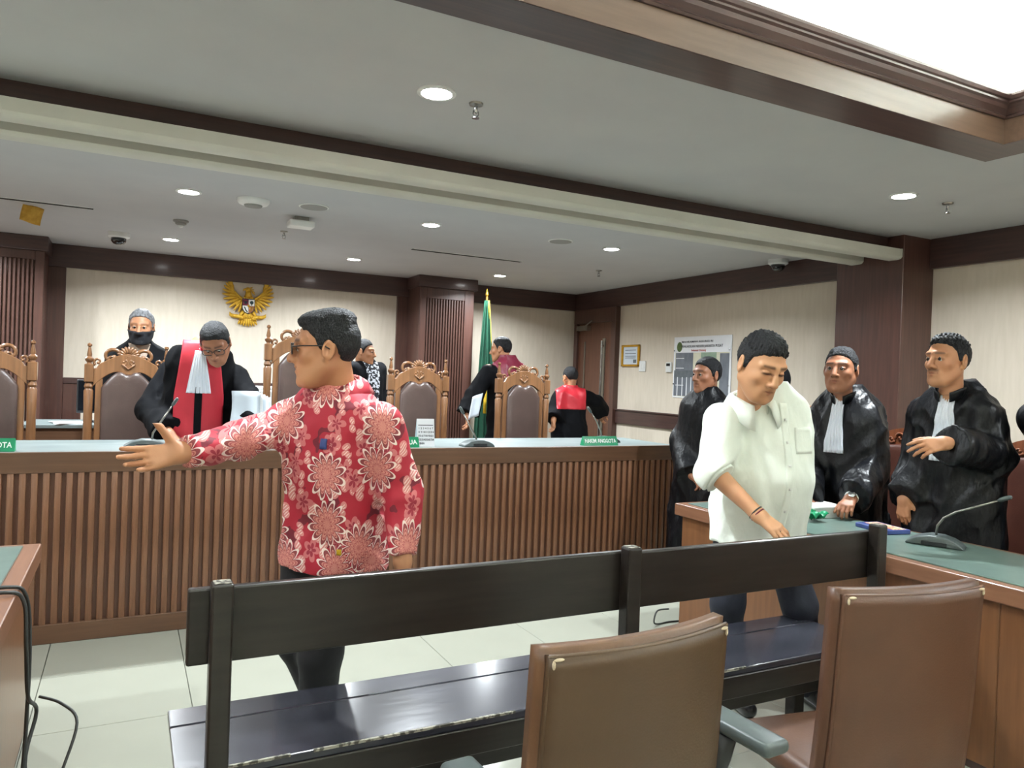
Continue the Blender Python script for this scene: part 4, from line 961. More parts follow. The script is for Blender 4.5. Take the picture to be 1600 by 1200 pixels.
def hand_sdf(P, w_, d, n, right, curl=20, spread=4, thumb=50, thumb_curl=10, sc=1.0):
    d = nrm(d); n = nrm(np.array(n) - d * np.dot(n, d)); t = np.cross(d, n) * (1 if right else -1)
    q = (P - w_) / sc; L_ = np.stack([q @ t, q @ n, q @ d], 1)       # thumb side, palm side, along
    D = capd(L_, (0, 0, -.03), (0, 0, .0), .026, .026)
    sq = L_ * np.array([1, 1.0, 1])
    D = elld(sq, (.0, 0, .0), (.029, .019, .035))
    for fx, kz in ((.027, .086), (.009, .09), (-.010, .086), (-.027, .078)):
        D = smin(D, capd(L_, (fx * .55, 0, .012), (fx, -.002, kz), .015, .0115), .014)
    out = D
    cl = curl if isinstance(curl, (list, tuple)) else [curl] * 4
    for i, (fx, kz, ln) in enumerate(((.028, .086, .074), (.0095, .091, .083), (-.010, .087, .077), (-.028, .078, .060))):
        p = np.array([fx, -.002, kz]); a = 0; sp = math.radians(spread * (1.5 - i)); fd = D * 0 + 9
        for sgi, (fr, r0, r1) in enumerate(((.46, .0098, .0088), (.30, .0088, .0080), (.26, .0080, .0066))):
            a += math.radians(cl[i]) * (.7, 1.1, .8)[sgi]
            v = np.array([math.sin(sp) * math.cos(a), math.sin(a), math.cos(a) * math.cos(sp)]); p2 = p + v * ln * fr
            fd = smin(fd, capd(L_, p, p2, r0, r1), .003); p = p2
        out = smin(out, fd, .0035)
    th = math.radians(thumb); p = np.array([.018, .006, .018]); a = th; fd = D * 0 + 9
    for sgi, (ln, r0, r1) in enumerate(((.042, .0165, .0125), (.034, .0125, .0105), (.027, .0105, .0082))):
        v = np.array([math.sin(a), .28 + .1 * sgi, math.cos(a)]); v /= np.linalg.norm(v); p2 = p + v * ln
        fd = smin(fd, capd(L_, p, p2, r0, r1), .004); p = p2; a -= math.radians(thumb_curl)
    out = smin(out, fd, .012)
    return out * sc

def skin_mat(name, col, col2):
    m = mat(name, col, .5, 0, col2, 6, bump=.03, bscale=220); nt = m.node_tree; b = nt.nodes['Principled BSDF']
    b.inputs['Subsurface Weight'].default_value = .05; b.inputs['Subsurface Radius'].default_value = (.01, .004, .002)
    src = b.inputs['Base Color'].links[0].from_socket
    at = nt.nodes.new('ShaderNodeVertexColor'); at.layer_name = 'tint'
    mx = nt.nodes.new('ShaderNodeMix'); mx.data_type = 'RGBA'; mx.blend_type = 'MULTIPLY'; mx.inputs[0].default_value = 1
    nt.links.new(src, mx.inputs[6]); nt.links.new(at.outputs['Color'], mx.inputs[7]); nt.links.new(mx.outputs[2], b.inputs['Base Color'])
skin_mat('skin_tan', rgb(186, 134, 98), rgb(176, 122, 88))
skin_mat('skin_brown', rgb(160, 108, 80), rgb(148, 98, 72))
skin_mat('skin_light', rgb(200, 150, 112), rgb(190, 138, 102))
mat('hair_black', rgb(22, 23, 26), .6, 0, rgb(38, 39, 42), 90, (1.5, .5, .5), bump=.8, bscale=240, spec=.3)
mat('hair_grey', rgb(150, 152, 156), .5, 0, rgb(104, 106, 110), 60, (1.5, .5, .5), bump=.8, bscale=240, spec=.3)
mat('eye_white', rgb(186, 178, 170), .25, 0, rgb(206, 200, 192), 20)
mat('iris_dark', rgb(30, 20, 16), .15, 0, rgb(36, 24, 18), 20)
mat('teeth', rgb(226, 220, 208), .3, 0, rgb(220, 214, 200), 20)
mat('robe_black', rgb(8, 9, 12), .75, 0, rgb(12, 13, 17), 5, bump=.15, bscale=30, spec=.12)
mat('satin_black', rgb(8, 9, 13), .40, 0, rgb(11, 13, 18), 5, (1, 1, .45), bump=1.0, bscale=22, spec=.3)
mat('robe_red', rgb(196, 40, 56), .6, 0, rgb(182, 34, 50), 5, bump=.12, bscale=30)
mat('robe_maroon', rgb(130, 40, 62), .45, 0, rgb(116, 34, 54), 5, bump=.12, bscale=30)
mat('satin_red', rgb(208, 44, 58), .4, 0, rgb(190, 36, 50), 5, bump=.2, bscale=20)
mat('jabot_white', rgb(232, 236, 244), .7, 0, rgb(222, 228, 238), 10, bump=.1, bscale=60)
mat('shirt_white', rgb(244, 251, 242), .75, 0, rgb(238, 246, 236), 4, (1, 1, .6), bump=.5, bscale=22)
mat('shirt_beige', rgb(176, 158, 142), .7, 0, rgb(164, 146, 130), 10)
mat('jacket_black', rgb(10, 12, 16), .75, 0, rgb(14, 16, 21), 8, bump=.1, bscale=60, spec=.15)
mat('trouser_dark', rgb(26, 30, 42), .8, 0, rgb(34, 38, 52), 10, bump=.15, bscale=40)
mat('trouser_black', rgb(24, 25, 28), .8, 0, rgb(30, 31, 36), 10, bump=.15, bscale=40)
mat('shoe_black', rgb(20, 20, 22), .3, 0, rgb(28, 28, 30), 10, coat=.3)
mat('mask_black', rgb(26, 28, 34), .8, 0, rgb(32, 34, 40), 30)
mat('glass_frame', rgb(28, 26, 26), .3, 0, rgb(34, 32, 32), 20)
mat('lens_dark', rgb(34, 32, 34), .12, 0, rgb(42, 40, 42), 10, coat=.4)
mat('mono_batik', rgb(28, 30, 38), .7, 0, rgb(218, 222, 232), 38, lo=.495, hi=.515, detail=1.5)

def batik_mat():
    m = bpy.data.materials.new('red_batik'); m.use_nodes = True; MATS['red_batik'] = m; nt = m.node_tree; N = nt.nodes.new; L_ = nt.links.new
    b = nt.nodes['Principled BSDF']; b.inputs['Roughness'].default_value = .7
    tc = N('ShaderNodeTexCoord'); sp = N('ShaderNodeSeparateXYZ'); L_(tc.outputs['Object'], sp.inputs[0])
    cb = N('ShaderNodeCombineXYZ'); ad = N('ShaderNodeMath'); ad.operation = 'MULTIPLY_ADD'; ad.inputs[1].default_value = .85; L_(sp.outputs['Y'], ad.inputs[0]); L_(sp.outputs['X'], ad.inputs[2]); L_(ad.outputs[0], cb.inputs['X']); L_(sp.outputs['Z'], cb.inputs['Y'])
    nz = N('ShaderNodeTexNoise'); nz.inputs['Scale'].default_value = 9; L_(tc.outputs['Object'], nz.inputs['Vector'])
    wv = N('ShaderNodeVectorMath'); wv.operation = 'SCALE'; wv.inputs['Scale'].default_value = .035; L_(nz.outputs['Color'], wv.inputs[0])
    co = N('ShaderNodeVectorMath'); co.operation = 'ADD'; L_(cb.outputs[0], co.inputs[0]); L_(wv.outputs[0], co.inputs[1])
    def math_(op, a, c=None, clamp=False):
        n = N('ShaderNodeMath'); n.operation = op; n.use_clamp = clamp
        for i, q in enumerate((a, c)):
            if q is None: continue
            if isinstance(q, (int, float)): n.inputs[i].default_value = q
            else: L_(q, n.inputs[i])
        return n.outputs[0]
    def flower(scale, R, petals, seed, rand=.75):
        vo = N('ShaderNodeTexVoronoi'); vo.voronoi_dimensions = '2D'; vo.inputs['Scale'].default_value = scale; vo.inputs['Randomness'].default_value = rand
        of = N('ShaderNodeVectorMath'); of.operation = 'ADD'; of.inputs[1].default_value = (seed, seed * .7, 0); L_(co.outputs[0], of.inputs[0]); L_(of.outputs[0], vo.inputs['Vector'])
        df = N('ShaderNodeVectorMath'); df.operation = 'SUBTRACT'; L_(of.outputs[0], df.inputs[0]); L_(vo.outputs['Position'], df.inputs[1])
        s = N('ShaderNodeSeparateXYZ'); L_(df.outputs[0], s.inputs[0])
        an = math_('ARCTAN2', s.outputs['Y'], s.outputs['X']); ln = N('ShaderNodeVectorMath'); ln.operation = 'LENGTH'; L_(df.outputs[0], ln.inputs[0])
        pt = math_('ABSOLUTE', math_('SINE', math_('MULTIPLY', an, petals / 2)))
        rad = math_('MULTIPLY', math_('ADD', math_('MULTIPLY', pt, .42), .58), R)
        return math_('DIVIDE', ln.outputs['Value'], rad), s, vo
    def layer(prev, fac, col):
        mx = N('ShaderNodeMix'); mx.data_type = 'RGBA'; L_(fac, mx.inputs[0]); mx.inputs[7].default_value = col
        if isinstance(prev, tuple): mx.inputs[6].default_value = prev
        else: L_(prev, mx.inputs[6])
        return mx.outputs[2]
    lt = lambda v, t: math_('LESS_THAN', v, t)
    col = rgb(168, 30, 50)
    # dark maroon veins
    n2 = N('ShaderNodeTexNoise'); n2.inputs['Scale'].default_value = 14; L_(tc.outputs['Object'], n2.inputs['Vector'])
    col = layer(col, lt(n2.outputs['Fac'], .40), rgb(112, 22, 40))
    # leaves: stretched voronoi with rib stripes
    r2, s2, v2 = flower(15, .034, 2, 3.3, 1.0)
    col = layer(col, lt(r2, .95), rgb(206, 132, 128))
    st = math_('SINE', math_('MULTIPLY', math_('ADD', s2.outputs['X'], s2.outputs['Y']), 520))
    col = layer(col, math_('MULTIPLY', lt(r2, .8), math_('GREATER_THAN', st, .45)), rgb(232, 206, 196))
    r3, s3, v3 = flower(9, .05, 5, 7.7, 1.0)
    col = layer(col, lt(r3, .85), rgb(196, 110, 110)); col = layer(col, lt(r3, .55), rgb(150, 40, 58)); col = layer(col, lt(r3, .3), rgb(218, 160, 150))
    # big blossoms
    r1, s1, v1 = flower(5.2, .085, 12, 1.2, .85)
    col = layer(col, lt(r1, 1.0), rgb(236, 220, 212)); col = layer(col, lt(r1, .88), rgb(140, 62, 66)); col = layer(col, lt(r1, .72), rgb(210, 140, 128))
    rg = math_('SINE', math_('MULTIPLY', r1, 42)); col = layer(col, math_('MULTIPLY', lt(r1, .7), math_('GREATER_THAN', rg, .35)), rgb(172, 84, 84)); col = layer(col, lt(r1, .14), rgb(120, 36, 46))
    L_(col, b.inputs['Base Color'])
    bp = N('ShaderNodeBump'); bp.inputs['Strength'].default_value = .25; bp.inputs['Distance'].default_value = .01; n3 = N('ShaderNodeTexNoise'); n3.inputs['Scale'].default_value = 18
    L_(tc.outputs['Object'], n3.inputs['Vector']); L_(n3.outputs['Fac'], bp.inputs['Height']); L_(bp.outputs['Normal'], b.inputs['Normal'])
batik_mat()

def cz(px, py, depth): return np.array([0, 0, CAM_H]) + ray(px, py) * depth / FPX

class Person:
    def __init__(s, label, loc, phi, H=1.68, skin='skin_tan', girth=1.0, lean=0, side=0, fine=True, headscale=1.06, group=None):
        s.t = thing('person', label, 'person', loc, math.radians(phi - 90), group); s.loc = np.array(loc, float); s.phi = phi
        a = math.radians(phi - 90); s.R = np.array([[math.cos(a), -math.sin(a), 0], [math.sin(a), math.cos(a), 0], [0, 0, 1]])
        s.H = H; s.k = k = H / 1.70; s.g = girth; s.skin = skin; s.fine = fine; s.hs = headscale
        s.ln, s.sd = math.tan(math.radians(lean)), math.tan(math.radians(side))
        J = {}
        for n, x in (('L', -1), ('R', 1)):
            J['hip' + n] = (x * .09, 0, .88); J['kn' + n] = (x * .1, .02, .48); J['an' + n] = (x * .10, -.02, .085); J['toe' + n] = (x * .115, .16, .03)
            J['sh' + n] = (x * .185, -.01, 1.385); J['el' + n] = (x * .245, -.035, 1.10); J['wr' + n] = (x * .25, .06, .87)
        J['neck'] = (0, -.02, 1.42); J['head'] = (0, .03, 1.582)
        s.J = {n: s.bend(np.array(p) * k) for n, p in J.items()}
        s.hR = np.eye(3); s.ho = {}; s.hands = {}
    def bend(s, p):
        p = np.array(p, float); dz = max(0, p[2] - .9 * s.k); return p + np.array([s.sd * dz, s.ln * dz, -(s.ln ** 2) * dz * .3])
    def L(s, w_): return s.R.T @ (np.array(w_) - s.loc)
    def put(s, **kw):
        for n, w_ in kw.items(): s.J[n] = s.L(w_)
    def tab(s, rows, ex=0.0):
        out = []
        for z, rx, ry, *cy in rows:
            c = s.bend((0, (cy[0] if cy else 0) * s.k, z * s.k)); out.append((c[2], c[0], c[1], rx * s.k * s.g + ex, ry * s.k * s.g + ex))
        return out
    def head(s, yaw, pitch, roll=0, **o): s.hR = euler(yaw, pitch, roll); s.ho = o
    def hand(s, n, d, palm, **o):
        # world directions
        s.hands[n] = (s.R.T @ nrm(d), s.R.T @ nrm(palm), o)
    def hq(s, P): return (P - s.J['head']) @ s.hR / s.hs
    def hw(s, q): return s.J['head'] + s.hR @ (np.array(q) * s.hs)
    def arm(s, P, n, r, k=.03): return smin(capd(P, s.J['sh' + n], s.J['el' + n], r[0], r[1]), capd(P, s.J['el' + n], s.J['wr' + n], r[1], r[2]), k)
    BASE = [(1.47, .05, .05), (1.43, .075, .065), (1.39, .15, .085), (1.30, .165, .105), (1.18, .155, .105, .005), (1.05, .145, .10), (.93, .165, .115), (.84, .15, .11)]
    def make_body(s, stop_arm=None):
        k = s.k; J = s.J; hs = s.hs; tb = s.tab(s.BASE, -.012)
        def neck(P): return capd(P, J['neck'] - np.array([0, 0, .03]), s.hw((0, -.034, -.045)), .056 * k, .045 * hs)
        def coarse(P):
            d = loft(P, tb)
            for n in 'LR':
                d = smin(d, s.arm(P, n, (.048 * k, .038 * k, .024 * k)), .03)
                lg = smin(capd(P, J['hip' + n], J['kn' + n], .078 * k, .05 * k), capd(P, J['kn' + n], J['an' + n], .05 * k, .034 * k), .03)
                lg = smin(lg, capd(P, J['an' + n] - np.array([0, 0, .03]), J['toe' + n], .034, .022), .02); d = smin(d, lg, .03)
            return smin(d, neck(P) + .004, .02)
        pts = np.array(list(J.values())); lo, hi = pts.min(0) - .2, pts.max(0) + .2; lo[2] = -.03
        v, f = polygonize(coarse, lo, hi, .022); parts = [(v, f, 0)]; tn = [np.ones((len(v), 3))]
        def hd(P):
            return smin(head_sdf(s.hq(P), s.ho) * hs, smax(neck(P), -(P[:, 2] - J['neck'][2] + .0), .01), .02)
        c = J['head']; v, f = polygonize(hd, c - np.array([.15, .15, .24]), c + np.array([.15, .15, .15]), .0038 if s.fine else .006)
        parts.append((v, f, 0)); tn.append(face_tint(s.hq(v), s.ho))
        for n, (d, p, o) in s.hands.items():
            w_ = J['wr' + n]; e = J['el' + n]; sc = o.get('sc', 1.0) * k
            fr = o.get('from', .55)
            def hf(P):
                h = hand_sdf(P, w_, d, p, n == 'R', o.get('curl', 20), o.get('spread', 4), o.get('thumb', 45), o.get('thumb_curl', 10), sc)
                return smin(h, capd(P, e + (w_ - e) * fr, w_ + d * .01, o.get('r0', .038) * k, .0265 * k), .02)
            a = e + (w_ - e) * fr; b = w_ + d * .2
            v, f = polygonize(hf, np.minimum(np.minimum(a, b), w_) - .07, np.maximum(np.maximum(a, b), w_) + .07, .0036 if s.fine else .0055)
            parts.append((v, f, 0)); tn.append(np.ones((len(v), 3)))
        me = np_mesh('body', parts, [s.skin], np.concatenate(tn)); link_mesh('body', me, None, s.t)
        # eyes
        if s.ho.get('eyes', True):
            for sx in (-1, 1):
                mb = MB(); mb.ball((0, 0, 0), .0118 * hs, 14, 9)
                me = mb.mesh('eye'); me.materials.append(MATS['eye_white']); me.materials.append(MATS['iris_dark'])
                gx, gz = s.ho.get('gaze', (0, 0)); g = nrm((gx, 1, gz))
                for p in me.polygons:
                    p.use_smooth = True; p.material_index = 1 if np.dot(nrm(p.center), g) > .70 else 0
                o = bpy.data.objects.new('eye', me); COL.objects.link(o); o.parent = s.t; o.matrix_local = Matrix.Translation(s.hw((sx * .030, .0775 + s.ho.get('eyeout', 0), .0115))) @ Matrix([list(r) + [0] for r in s.hR] + [[0, 0, 0, 1]])
    def sdf(s, name, f, lo, hi, h, m):
        v, fc = polygonize(f, lo, hi, h); me = np_mesh(name, [(v, fc, 0)], [m]); return link_mesh(name, me, None, s.t)
    def make_hair(s, m='hair_black'):
        c = s.J['head']; return s.sdf('hair', lambda P: hair_sdf(s.hq(P), s.ho) * s.hs, c - .17, c + .19, .0038 if s.fine else .006, m)
    def bounds(s, zlo, pad=.2, zhi=None):
        keys = ('shL', 'shR', 'elL', 'elR', 'wrL', 'wrR', 'neck', 'hipL', 'hipR'); p = np.array([s.J[q] for q in keys]); lo, hi = p.min(0) - pad, p.max(0) + pad
        lo[2] = min(zlo, min(s.J['wrL'][2], s.J['wrR'][2]) - .15) - .04; hi[2] = (zhi or s.J['neck'][2] + .12); return lo, hi
    def cut_arm(s, P, n, r, cut, extra=None, kk=.03, ext=0.0):
        w_, e = s.J['wr' + n], s.J['el' + n]; d = nrm(w_ - e); W2 = w_ + d * ext
        a = smin(capd(P, s.J['sh' + n] - np.array([0, 0, .022]), e, r[0], r[1]), capd(P, e, W2, r[1], r[2]), kk); c = e + (W2 - e) * cut
        return smax(a, (P - c) @ d, .006)
    def trace(s, f, S, D, it=50):
        S = np.array(S, float); D = np.array(D, float)
        for _ in range(it): S = S + D * np.clip(f(S), -.02, .08)[:, None] * .8
        return S
    def patch(s, name, f, fn, nu, nv, m, back=False, off=.004, th=.006, pleat=None, parent=None):
        # fn(u,v)->(x,z) in body frame, projected on f from the front (or back)
        uv = [(i / nu, j / nv) for j in range(nv + 1) for i in range(nu + 1)]
        xz = np.array([fn(u, v) for u, v in uv]); sg = -1 if back else 1
        S = np.stack([xz[:, 0], np.full(len(xz), .62 * sg), xz[:, 1]], 1); S = s.trace(f, S, np.tile([0, -sg, 0], (len(S), 1)))
        e = 1e-3; nn = np.stack([f(S + np.eye(3)[i] * e) - f(S - np.eye(3)[i] * e) for i in range(3)], 1); nn /= np.maximum(np.linalg.norm(nn, axis=1), 1e-6)[:, None]
        o = np.array([off + (pleat(u, v) if pleat else 0) for u, v in uv]); S = S + nn * o[:, None]
        mb = MB(); mb.add(S, [(j * (nu + 1) + i, j * (nu + 1) + i + 1, (j + 1) * (nu + 1) + i + 1, (j + 1) * (nu + 1) + i) for j in range(nv) for i in range(nu)])
        # closed thin solid: add the back side
        N_ = (nu + 1) * (nv + 1); bk = S - nn * th; mb.v += [tuple(q) for q in bk]
        mb.f += [tuple(i + N_ for i in q)[::-1] for q in mb.f[:nu * nv]]; mb.mi += [0] * (nu * nv)
        W_ = nu + 1; b = list(range(W_)) + [i * W_ + nu for i in range(1, nv + 1)] + [nv * W_ + i for i in range(nu - 1, -1, -1)] + [i * W_ for i in range(nv - 1, 0, -1)]
        mb.f += [(b[q], b[q] + N_, b[(q + 1) % len(b)] + N_, b[(q + 1) % len(b)]) for q in range(len(b))]; mb.mi += [0] * len(b)
        return mb.build(name, m, parent or s.t, smooth='all')
    def trousers(s, m, h=.014, wide=1.0, top=.98):
        k = s.k; J = s.J; tb = s.tab([(top, .165, .12), (.93, .178, .13), (.84, .175, .13), (.80, .16, .12)], .004)
        def f(P):
            d = loft(P, tb)
            for n in 'LR':
                an = J['an' + n] + np.array([0, 0, -.035])
                lg = smin(capd(P, J['hip' + n], J['kn' + n], .096 * k * s.g ** .5, .072 * k * wide), capd(P, J['kn' + n], an, .072 * k * wide, .060 * k * wide), .03); lg = np.maximum(lg, J['an' + n][2] - .055 - P[:, 2]); d = smin(d, lg, .035)
            return d + folds(P, 26, (1, .3, .2), 7) * .004
        p = np.array([J[q] for q in ('hipL', 'hipR', 'knL', 'knR', 'anL', 'anR')]); lo = p.min(0) - .2; hi = p.max(0) + .2; lo[2] = 0.005
        return s.sdf('trousers', f, lo, hi, h, m)
    def shoes(s, m='shoe_black'):
        for n in 'LR':
            a, b = s.J['an' + n], s.J['toe' + n]; d = b - a; d[2] = 0; d = nrm(d); fl_ = min(a[2], b[2] + .05) - .085 if a[2] > .12 else 0
            heel = np.array([a[0], a[1], fl_ + .045]) - d * .045; toe = np.array([a[0], a[1], fl_ + .034]) + d * .19
            mid = np.array([a[0], a[1], fl_ + .075])
            f = lambda P: np.maximum(smin(capd(P, heel, toe, .042, .036), capd(P, mid, mid + d * .07, .045, .036), .03), fl_ + .002 - P[:, 2])
            s.sdf('shoe', f, np.minimum(heel, toe) - .1, np.maximum(heel, toe) + np.array([.1, .1, .14]), .008, m)
    def collar(s, m, r=.064, h=.035, flare=.030, open_=.5, drop=.055, name='collar', standup=False):
        # folded shirt collar round the neck
        k = s.k; up = nrm(s.hw((0, -.022, -.05)) - s.J['neck']); up = nrm(up * .6 + np.array([0, s.ln * .8, 1.0])); c = s.J['neck'] + up * .012
        fx = nrm(np.cross([0, 1, 0], up)); fy = np.cross(up, fx)
        fx = -fx if fx[0] < 0 else fx
        fy = fy if fy[1] > 0 else -fy
        n = 28; mb = MB(); V = []; rows = 5 if not standup else 3
        for i in range(n + 1):
            a = open_ + (2 * PI - 2 * open_) * i / n; dirv = fx * math.sin(a) + fy * math.cos(a); fr = abs(math.cos(a / 2)) ** 6
            pt = 1.0 + .9 * max(0, (math.cos(a) - .3))
            if standup: prof = [(0, -.012), (.002, h * .6), (.004, h)]
            else: prof = [(0.006, -.01), (.0, h * .75), (.004, h), (.012 + flare * .45, h * .55), (.014 + flare * pt, h - drop * pt)]
            for dr, dz in prof: V.append(c + dirv * (r * k + dr) * np.array([1, 1, 1]) + fy * .006 + up * (dz * k - .03 * max(0, math.cos(a)) ** 2))
        mb.add(V, [(i * rows + j, (i + 1) * rows + j, (i + 1) * rows + j + 1, i * rows + j + 1) for i in range(n) for j in range(rows - 1)])
        return mb.build(name, m, s.t, solid=.004, smooth='all')
    def glasses(s, m='glass_frame', lens=None, w_=.027, hgt=.019, y=.105):
        fr = MB()
        for sx in (-1, 1):
            pts = []
            for i in range(17):
                a = 2 * PI * i / 16; ex = abs(math.cos(a)) ** .6 * (1 if math.cos(a) > 0 else -1); ez = abs(math.sin(a)) ** .6 * (1 if math.sin(a) > 0 else -1)
                pts.append(s.hw((sx * .033 + w_ * ex, y - .35 * (.033 * 0 + abs(sx * .033 + w_ * ex)) ** 1.0 * .35, .012 + hgt * ez)))
            fr.tube(pts, .0022, 6, caps=False)
            fr.tube([s.hw((sx * .060, y - .008, .018)), s.hw((sx * .079, y - .04, .020)), s.hw((sx * .083, .0, .018)), s.hw((sx * .081, -.02, .005))], .0022, 6)
            if lens:
                mb = MB(); mb.add([tuple(q) for q in pts[:-1]], [tuple(range(16))]); mb.build('lens', lens, s.t, solid=.0015)
        fr.tube([s.hw((-.007, y - .002, .018)), s.hw((.007, y - .002, .018))], .0022, 6)
        return fr.build('glasses', m, s.t, smooth='all')

SHIRT = [(1.475, .058, .055), (1.44, .085, .068), (1.405, .145, .090), (1.36, .180, .108), (1.28, .192, .125, .005), (1.18, .188, .130, .008), (1.05, .184, .132, .008), (.93, .190, .138), (.80, .196, .142), (.70, .198, .142)]
ROBE = [(1.475, .062, .06), (1.445, .090, .075), (1.41, .150, .098), (1.36, .188, .118), (1.25, .198, .134, .005), (1.1, .200, .140, .005), (.9, .208, .150), (.6, .222, .165), (.16, .24, .18)]
def ridge(P, s, direction, seed):
    return np.maximum(1 - 2.2 * np.abs(folds(P, s, direction, seed)), -.35)
def in_tab(rows, lo): return [r for r in rows if r[0] >= lo] + ([] if any(abs(r[0] - lo) < 1e-6 for r in rows) else [(lo, float(np.interp(lo, [q[0] for q in sorted(rows)], [q[1] for q in sorted(rows)])), float(np.interp(lo, [q[0] for q in sorted(rows)], [q[2] for q in sorted(rows)])))])
def shirt(p, m, hem=.80, sl=(.072, .062, .05), cut=.96, h=.009, ex=0.0, amp=.004, belly=0.0, name='shirt', rows=SHIRT, cuts=None, seed=1, ext=0.0):
    rows = in_tab(rows, hem)
    if belly: rows = [(r[0], r[1] * (1 + belly * .35 * math.exp(-((r[0] - 1.02) / .16) ** 2)), r[2] * (1 + belly * math.exp(-((r[0] - 1.02) / .16) ** 2)), (r[3] if len(r) > 3 else 0) + belly * .045 * math.exp(-((r[0] - 1.02) / .16) ** 2)) for r in rows]
    tb = p.tab(rows, ex); k = p.k; cuts = cuts or {'L': cut, 'R': cut}
    def f(P):
        d = loft(P, tb)
        for n in 'LR': d = smin(d, p.cut_arm(P, n, [q * k for q in sl], cuts[n], ext=ext), .06)
        a = amp * np.clip(1.2 - (P[:, 2] - hem * k) * .6, .4, 1.2)
        return d - a * (ridge(P, 20, (.35, .2, 1), seed) * .8 + ridge(P, 26, (1, .4, -.6), seed + 3) * .6 - .4)
    lo, hi = p.bounds(hem * k); p.sdf(name, f, lo, hi, h, m); return f
def robe(p, m, hem=.16, sl=(.066, .082, .10), cut=.97, h=.012, amp=.011, seed=2, rows=ROBE, name='robe', cuts=None, ext=0.0, collar_m=None):
    tb = p.tab(in_tab(rows, hem), 0); k = p.k; cuts = cuts or {'L': cut, 'R': cut}
    def f(P):
        d = loft(P, tb)
        for n in 'LR': d = smin(d, p.cut_arm(P, n, [q * k for q in sl], cuts[n], ext=ext), .05)
        low = np.clip((1.35 * k - P[:, 2]) / k, 0, 1.1)
        return d - amp * (ridge(P, 19, (0, .05, 1), seed) * (.5 + low * 1.2) + ridge(P, 17, (.6, .5, -.7), seed + 5) * .8 - .5)
    lo, hi = p.bounds(hem * k, .26); p.sdf(name, f, lo, hi, h, m); f.torso = lambda P: loft(P, tb) - amp * 2.2; return f
def jabot(p, f, top=1.425, bot=1.10, w0=.03, w1=.062, x0=0.0, slant=0.0, off=.010):
    k = p.k
    fn = lambda u, v: ((x0 + slant * v + (u - .5) * 2 * (w0 + (w1 - w0) * v ** .8)) * k + p.bend((0, 0, (top + (bot - top) * v) * k))[0], p.bend((0, 0, (top + (bot - top) * v) * k))[2])
    return p.patch('jabot', f, fn, 44, 16, 'jabot_white', off=off, th=.010, pleat=lambda u, v: .0045 * math.sin(u * 2 * PI * 6) * min(1, .3 + v))

# ---------------------------------------------------------------- man in the red batik shirt, arm stretched to the left
b = cz(520, 900, 2.60)
p = Person('man in red flowered batik shirt reaching out his right hand', (b[0], b[1], 0), 214, 1.67, 'skin_tan', 1.02, lean=3, headscale=1.04)
p.put(head=cz(509, 549, 2.50), shR=cz(447, 648, 2.64), elR=cz(370, 690, 2.44), wrR=cz(286, 707, 2.22), shL=cz(598, 652, 2.44), elL=cz(631, 772, 2.46), wrL=cz(629, 872, 2.40),
      neck=cz(534, 614, 2.56))
sx = lambda px, z, d: cz(px, 600, d)[:2].tolist() + [z]
p.put(hipL=sx(545, .86, 2.60), hipR=sx(492, .86, 2.68), knL=sx(515, .47, 2.58), anL=sx(512, .085, 2.66), knR=sx(478, .49, 2.66), anR=sx(545, .12, 2.84))
p.J['toeL'] = p.J['anL'] + np.array([.0, .17, -.05]); p.J['toeR'] = p.J['anR'] + np.array([0, .16, -.05])
p.head(-50, 4, -2, hair='quiff', vol=.009, smile=1.0, jaw=.98, gaze=(0, 0), hairline=[-.055, -.05, -.03, .022, .024, -.004, .004, .040, .062, .078, .084])
p.hand('R', ray(186, 722) * 2.12 - ray(290, 705) * 2.22, (-.30, -.92, .25), curl=[6, 10, 14, 20], spread=5, thumb=62, thumb_curl=4, sc=1.02)
p.hand('L', (0.02, -.05, -1), (.7, .3, 0), curl=28, spread=2, thumb=25)
p.make_body(); p.make_hair()
f = shirt(p, 'red_batik', hem=.80, sl=(.066, .060, .048), h=.0075, amp=.008, ext=.0)
p.collar('red_batik', r=.068, h=.04, open_=.42, flare=.034, drop=.062); p.trousers('trouser_black', .012); p.shoes()
p.glasses(lens='lens_dark', w_=.026, hgt=.017, y=.106)
p.patch('chest_badge', f, lambda u, v: (-.075 + .022 * (u - .5), 1.215 + .034 * (v - .5)), 3, 3, 'blue_print', off=.005)
p.patch('teeth', lambda P: head_sdf(p.hq(P), p.ho), lambda u, v: (0, 0), 1, 1, 'teeth') if False else None
p.patch('hem_motif', f, lambda u, v: (-.13 + .013 * (u - .5), .865 + .018 * (v - .5)), 3, 3, 'flag_yellow', off=.005)
P1 = p

# ---------------------------------------------------------------- man in the white shirt
b = cz(1180, 900, 3.36)
p = Person('man in untucked white shirt with rolled sleeves walking behind the bench', (b[0], b[1], 0), 258, 1.72, 'skin_light', 1.02, lean=5, headscale=1.13)
p.put(head=cz(1188, 574, 3.10), neck=cz(1172, 632, 3.24), shR=cz(1126, 650, 3.20), shL=cz(1222, 646, 3.36), elR=cz(1116, 738, 3.14), wrR=cz(1183, 803, 3.02), elL=cz(1228, 745, 3.50), wrL=cz(1222, 830, 3.48))
p.put(hipR=sx(1158, .88, 3.34), hipL=sx(1212, .88, 3.40), knR=sx(1150, .48, 3.34), anR=sx(1152, .085, 3.46), knL=sx(1262, .50, 3.30), anL=sx(1285, .10, 3.44))
for n in 'LR': p.J['toe' + n] = p.J['an' + n] + np.array([0, .17, -.055])
p.head(2, 26, -4, hair='spiky', vol=.008, jaw=1.10, gaze=(.1, -.5), lash=1.0, eyes=False, hairline=[-.055, -.05, -.03, .022, .024, -.006, -.004, .044, .064, .076, .080])
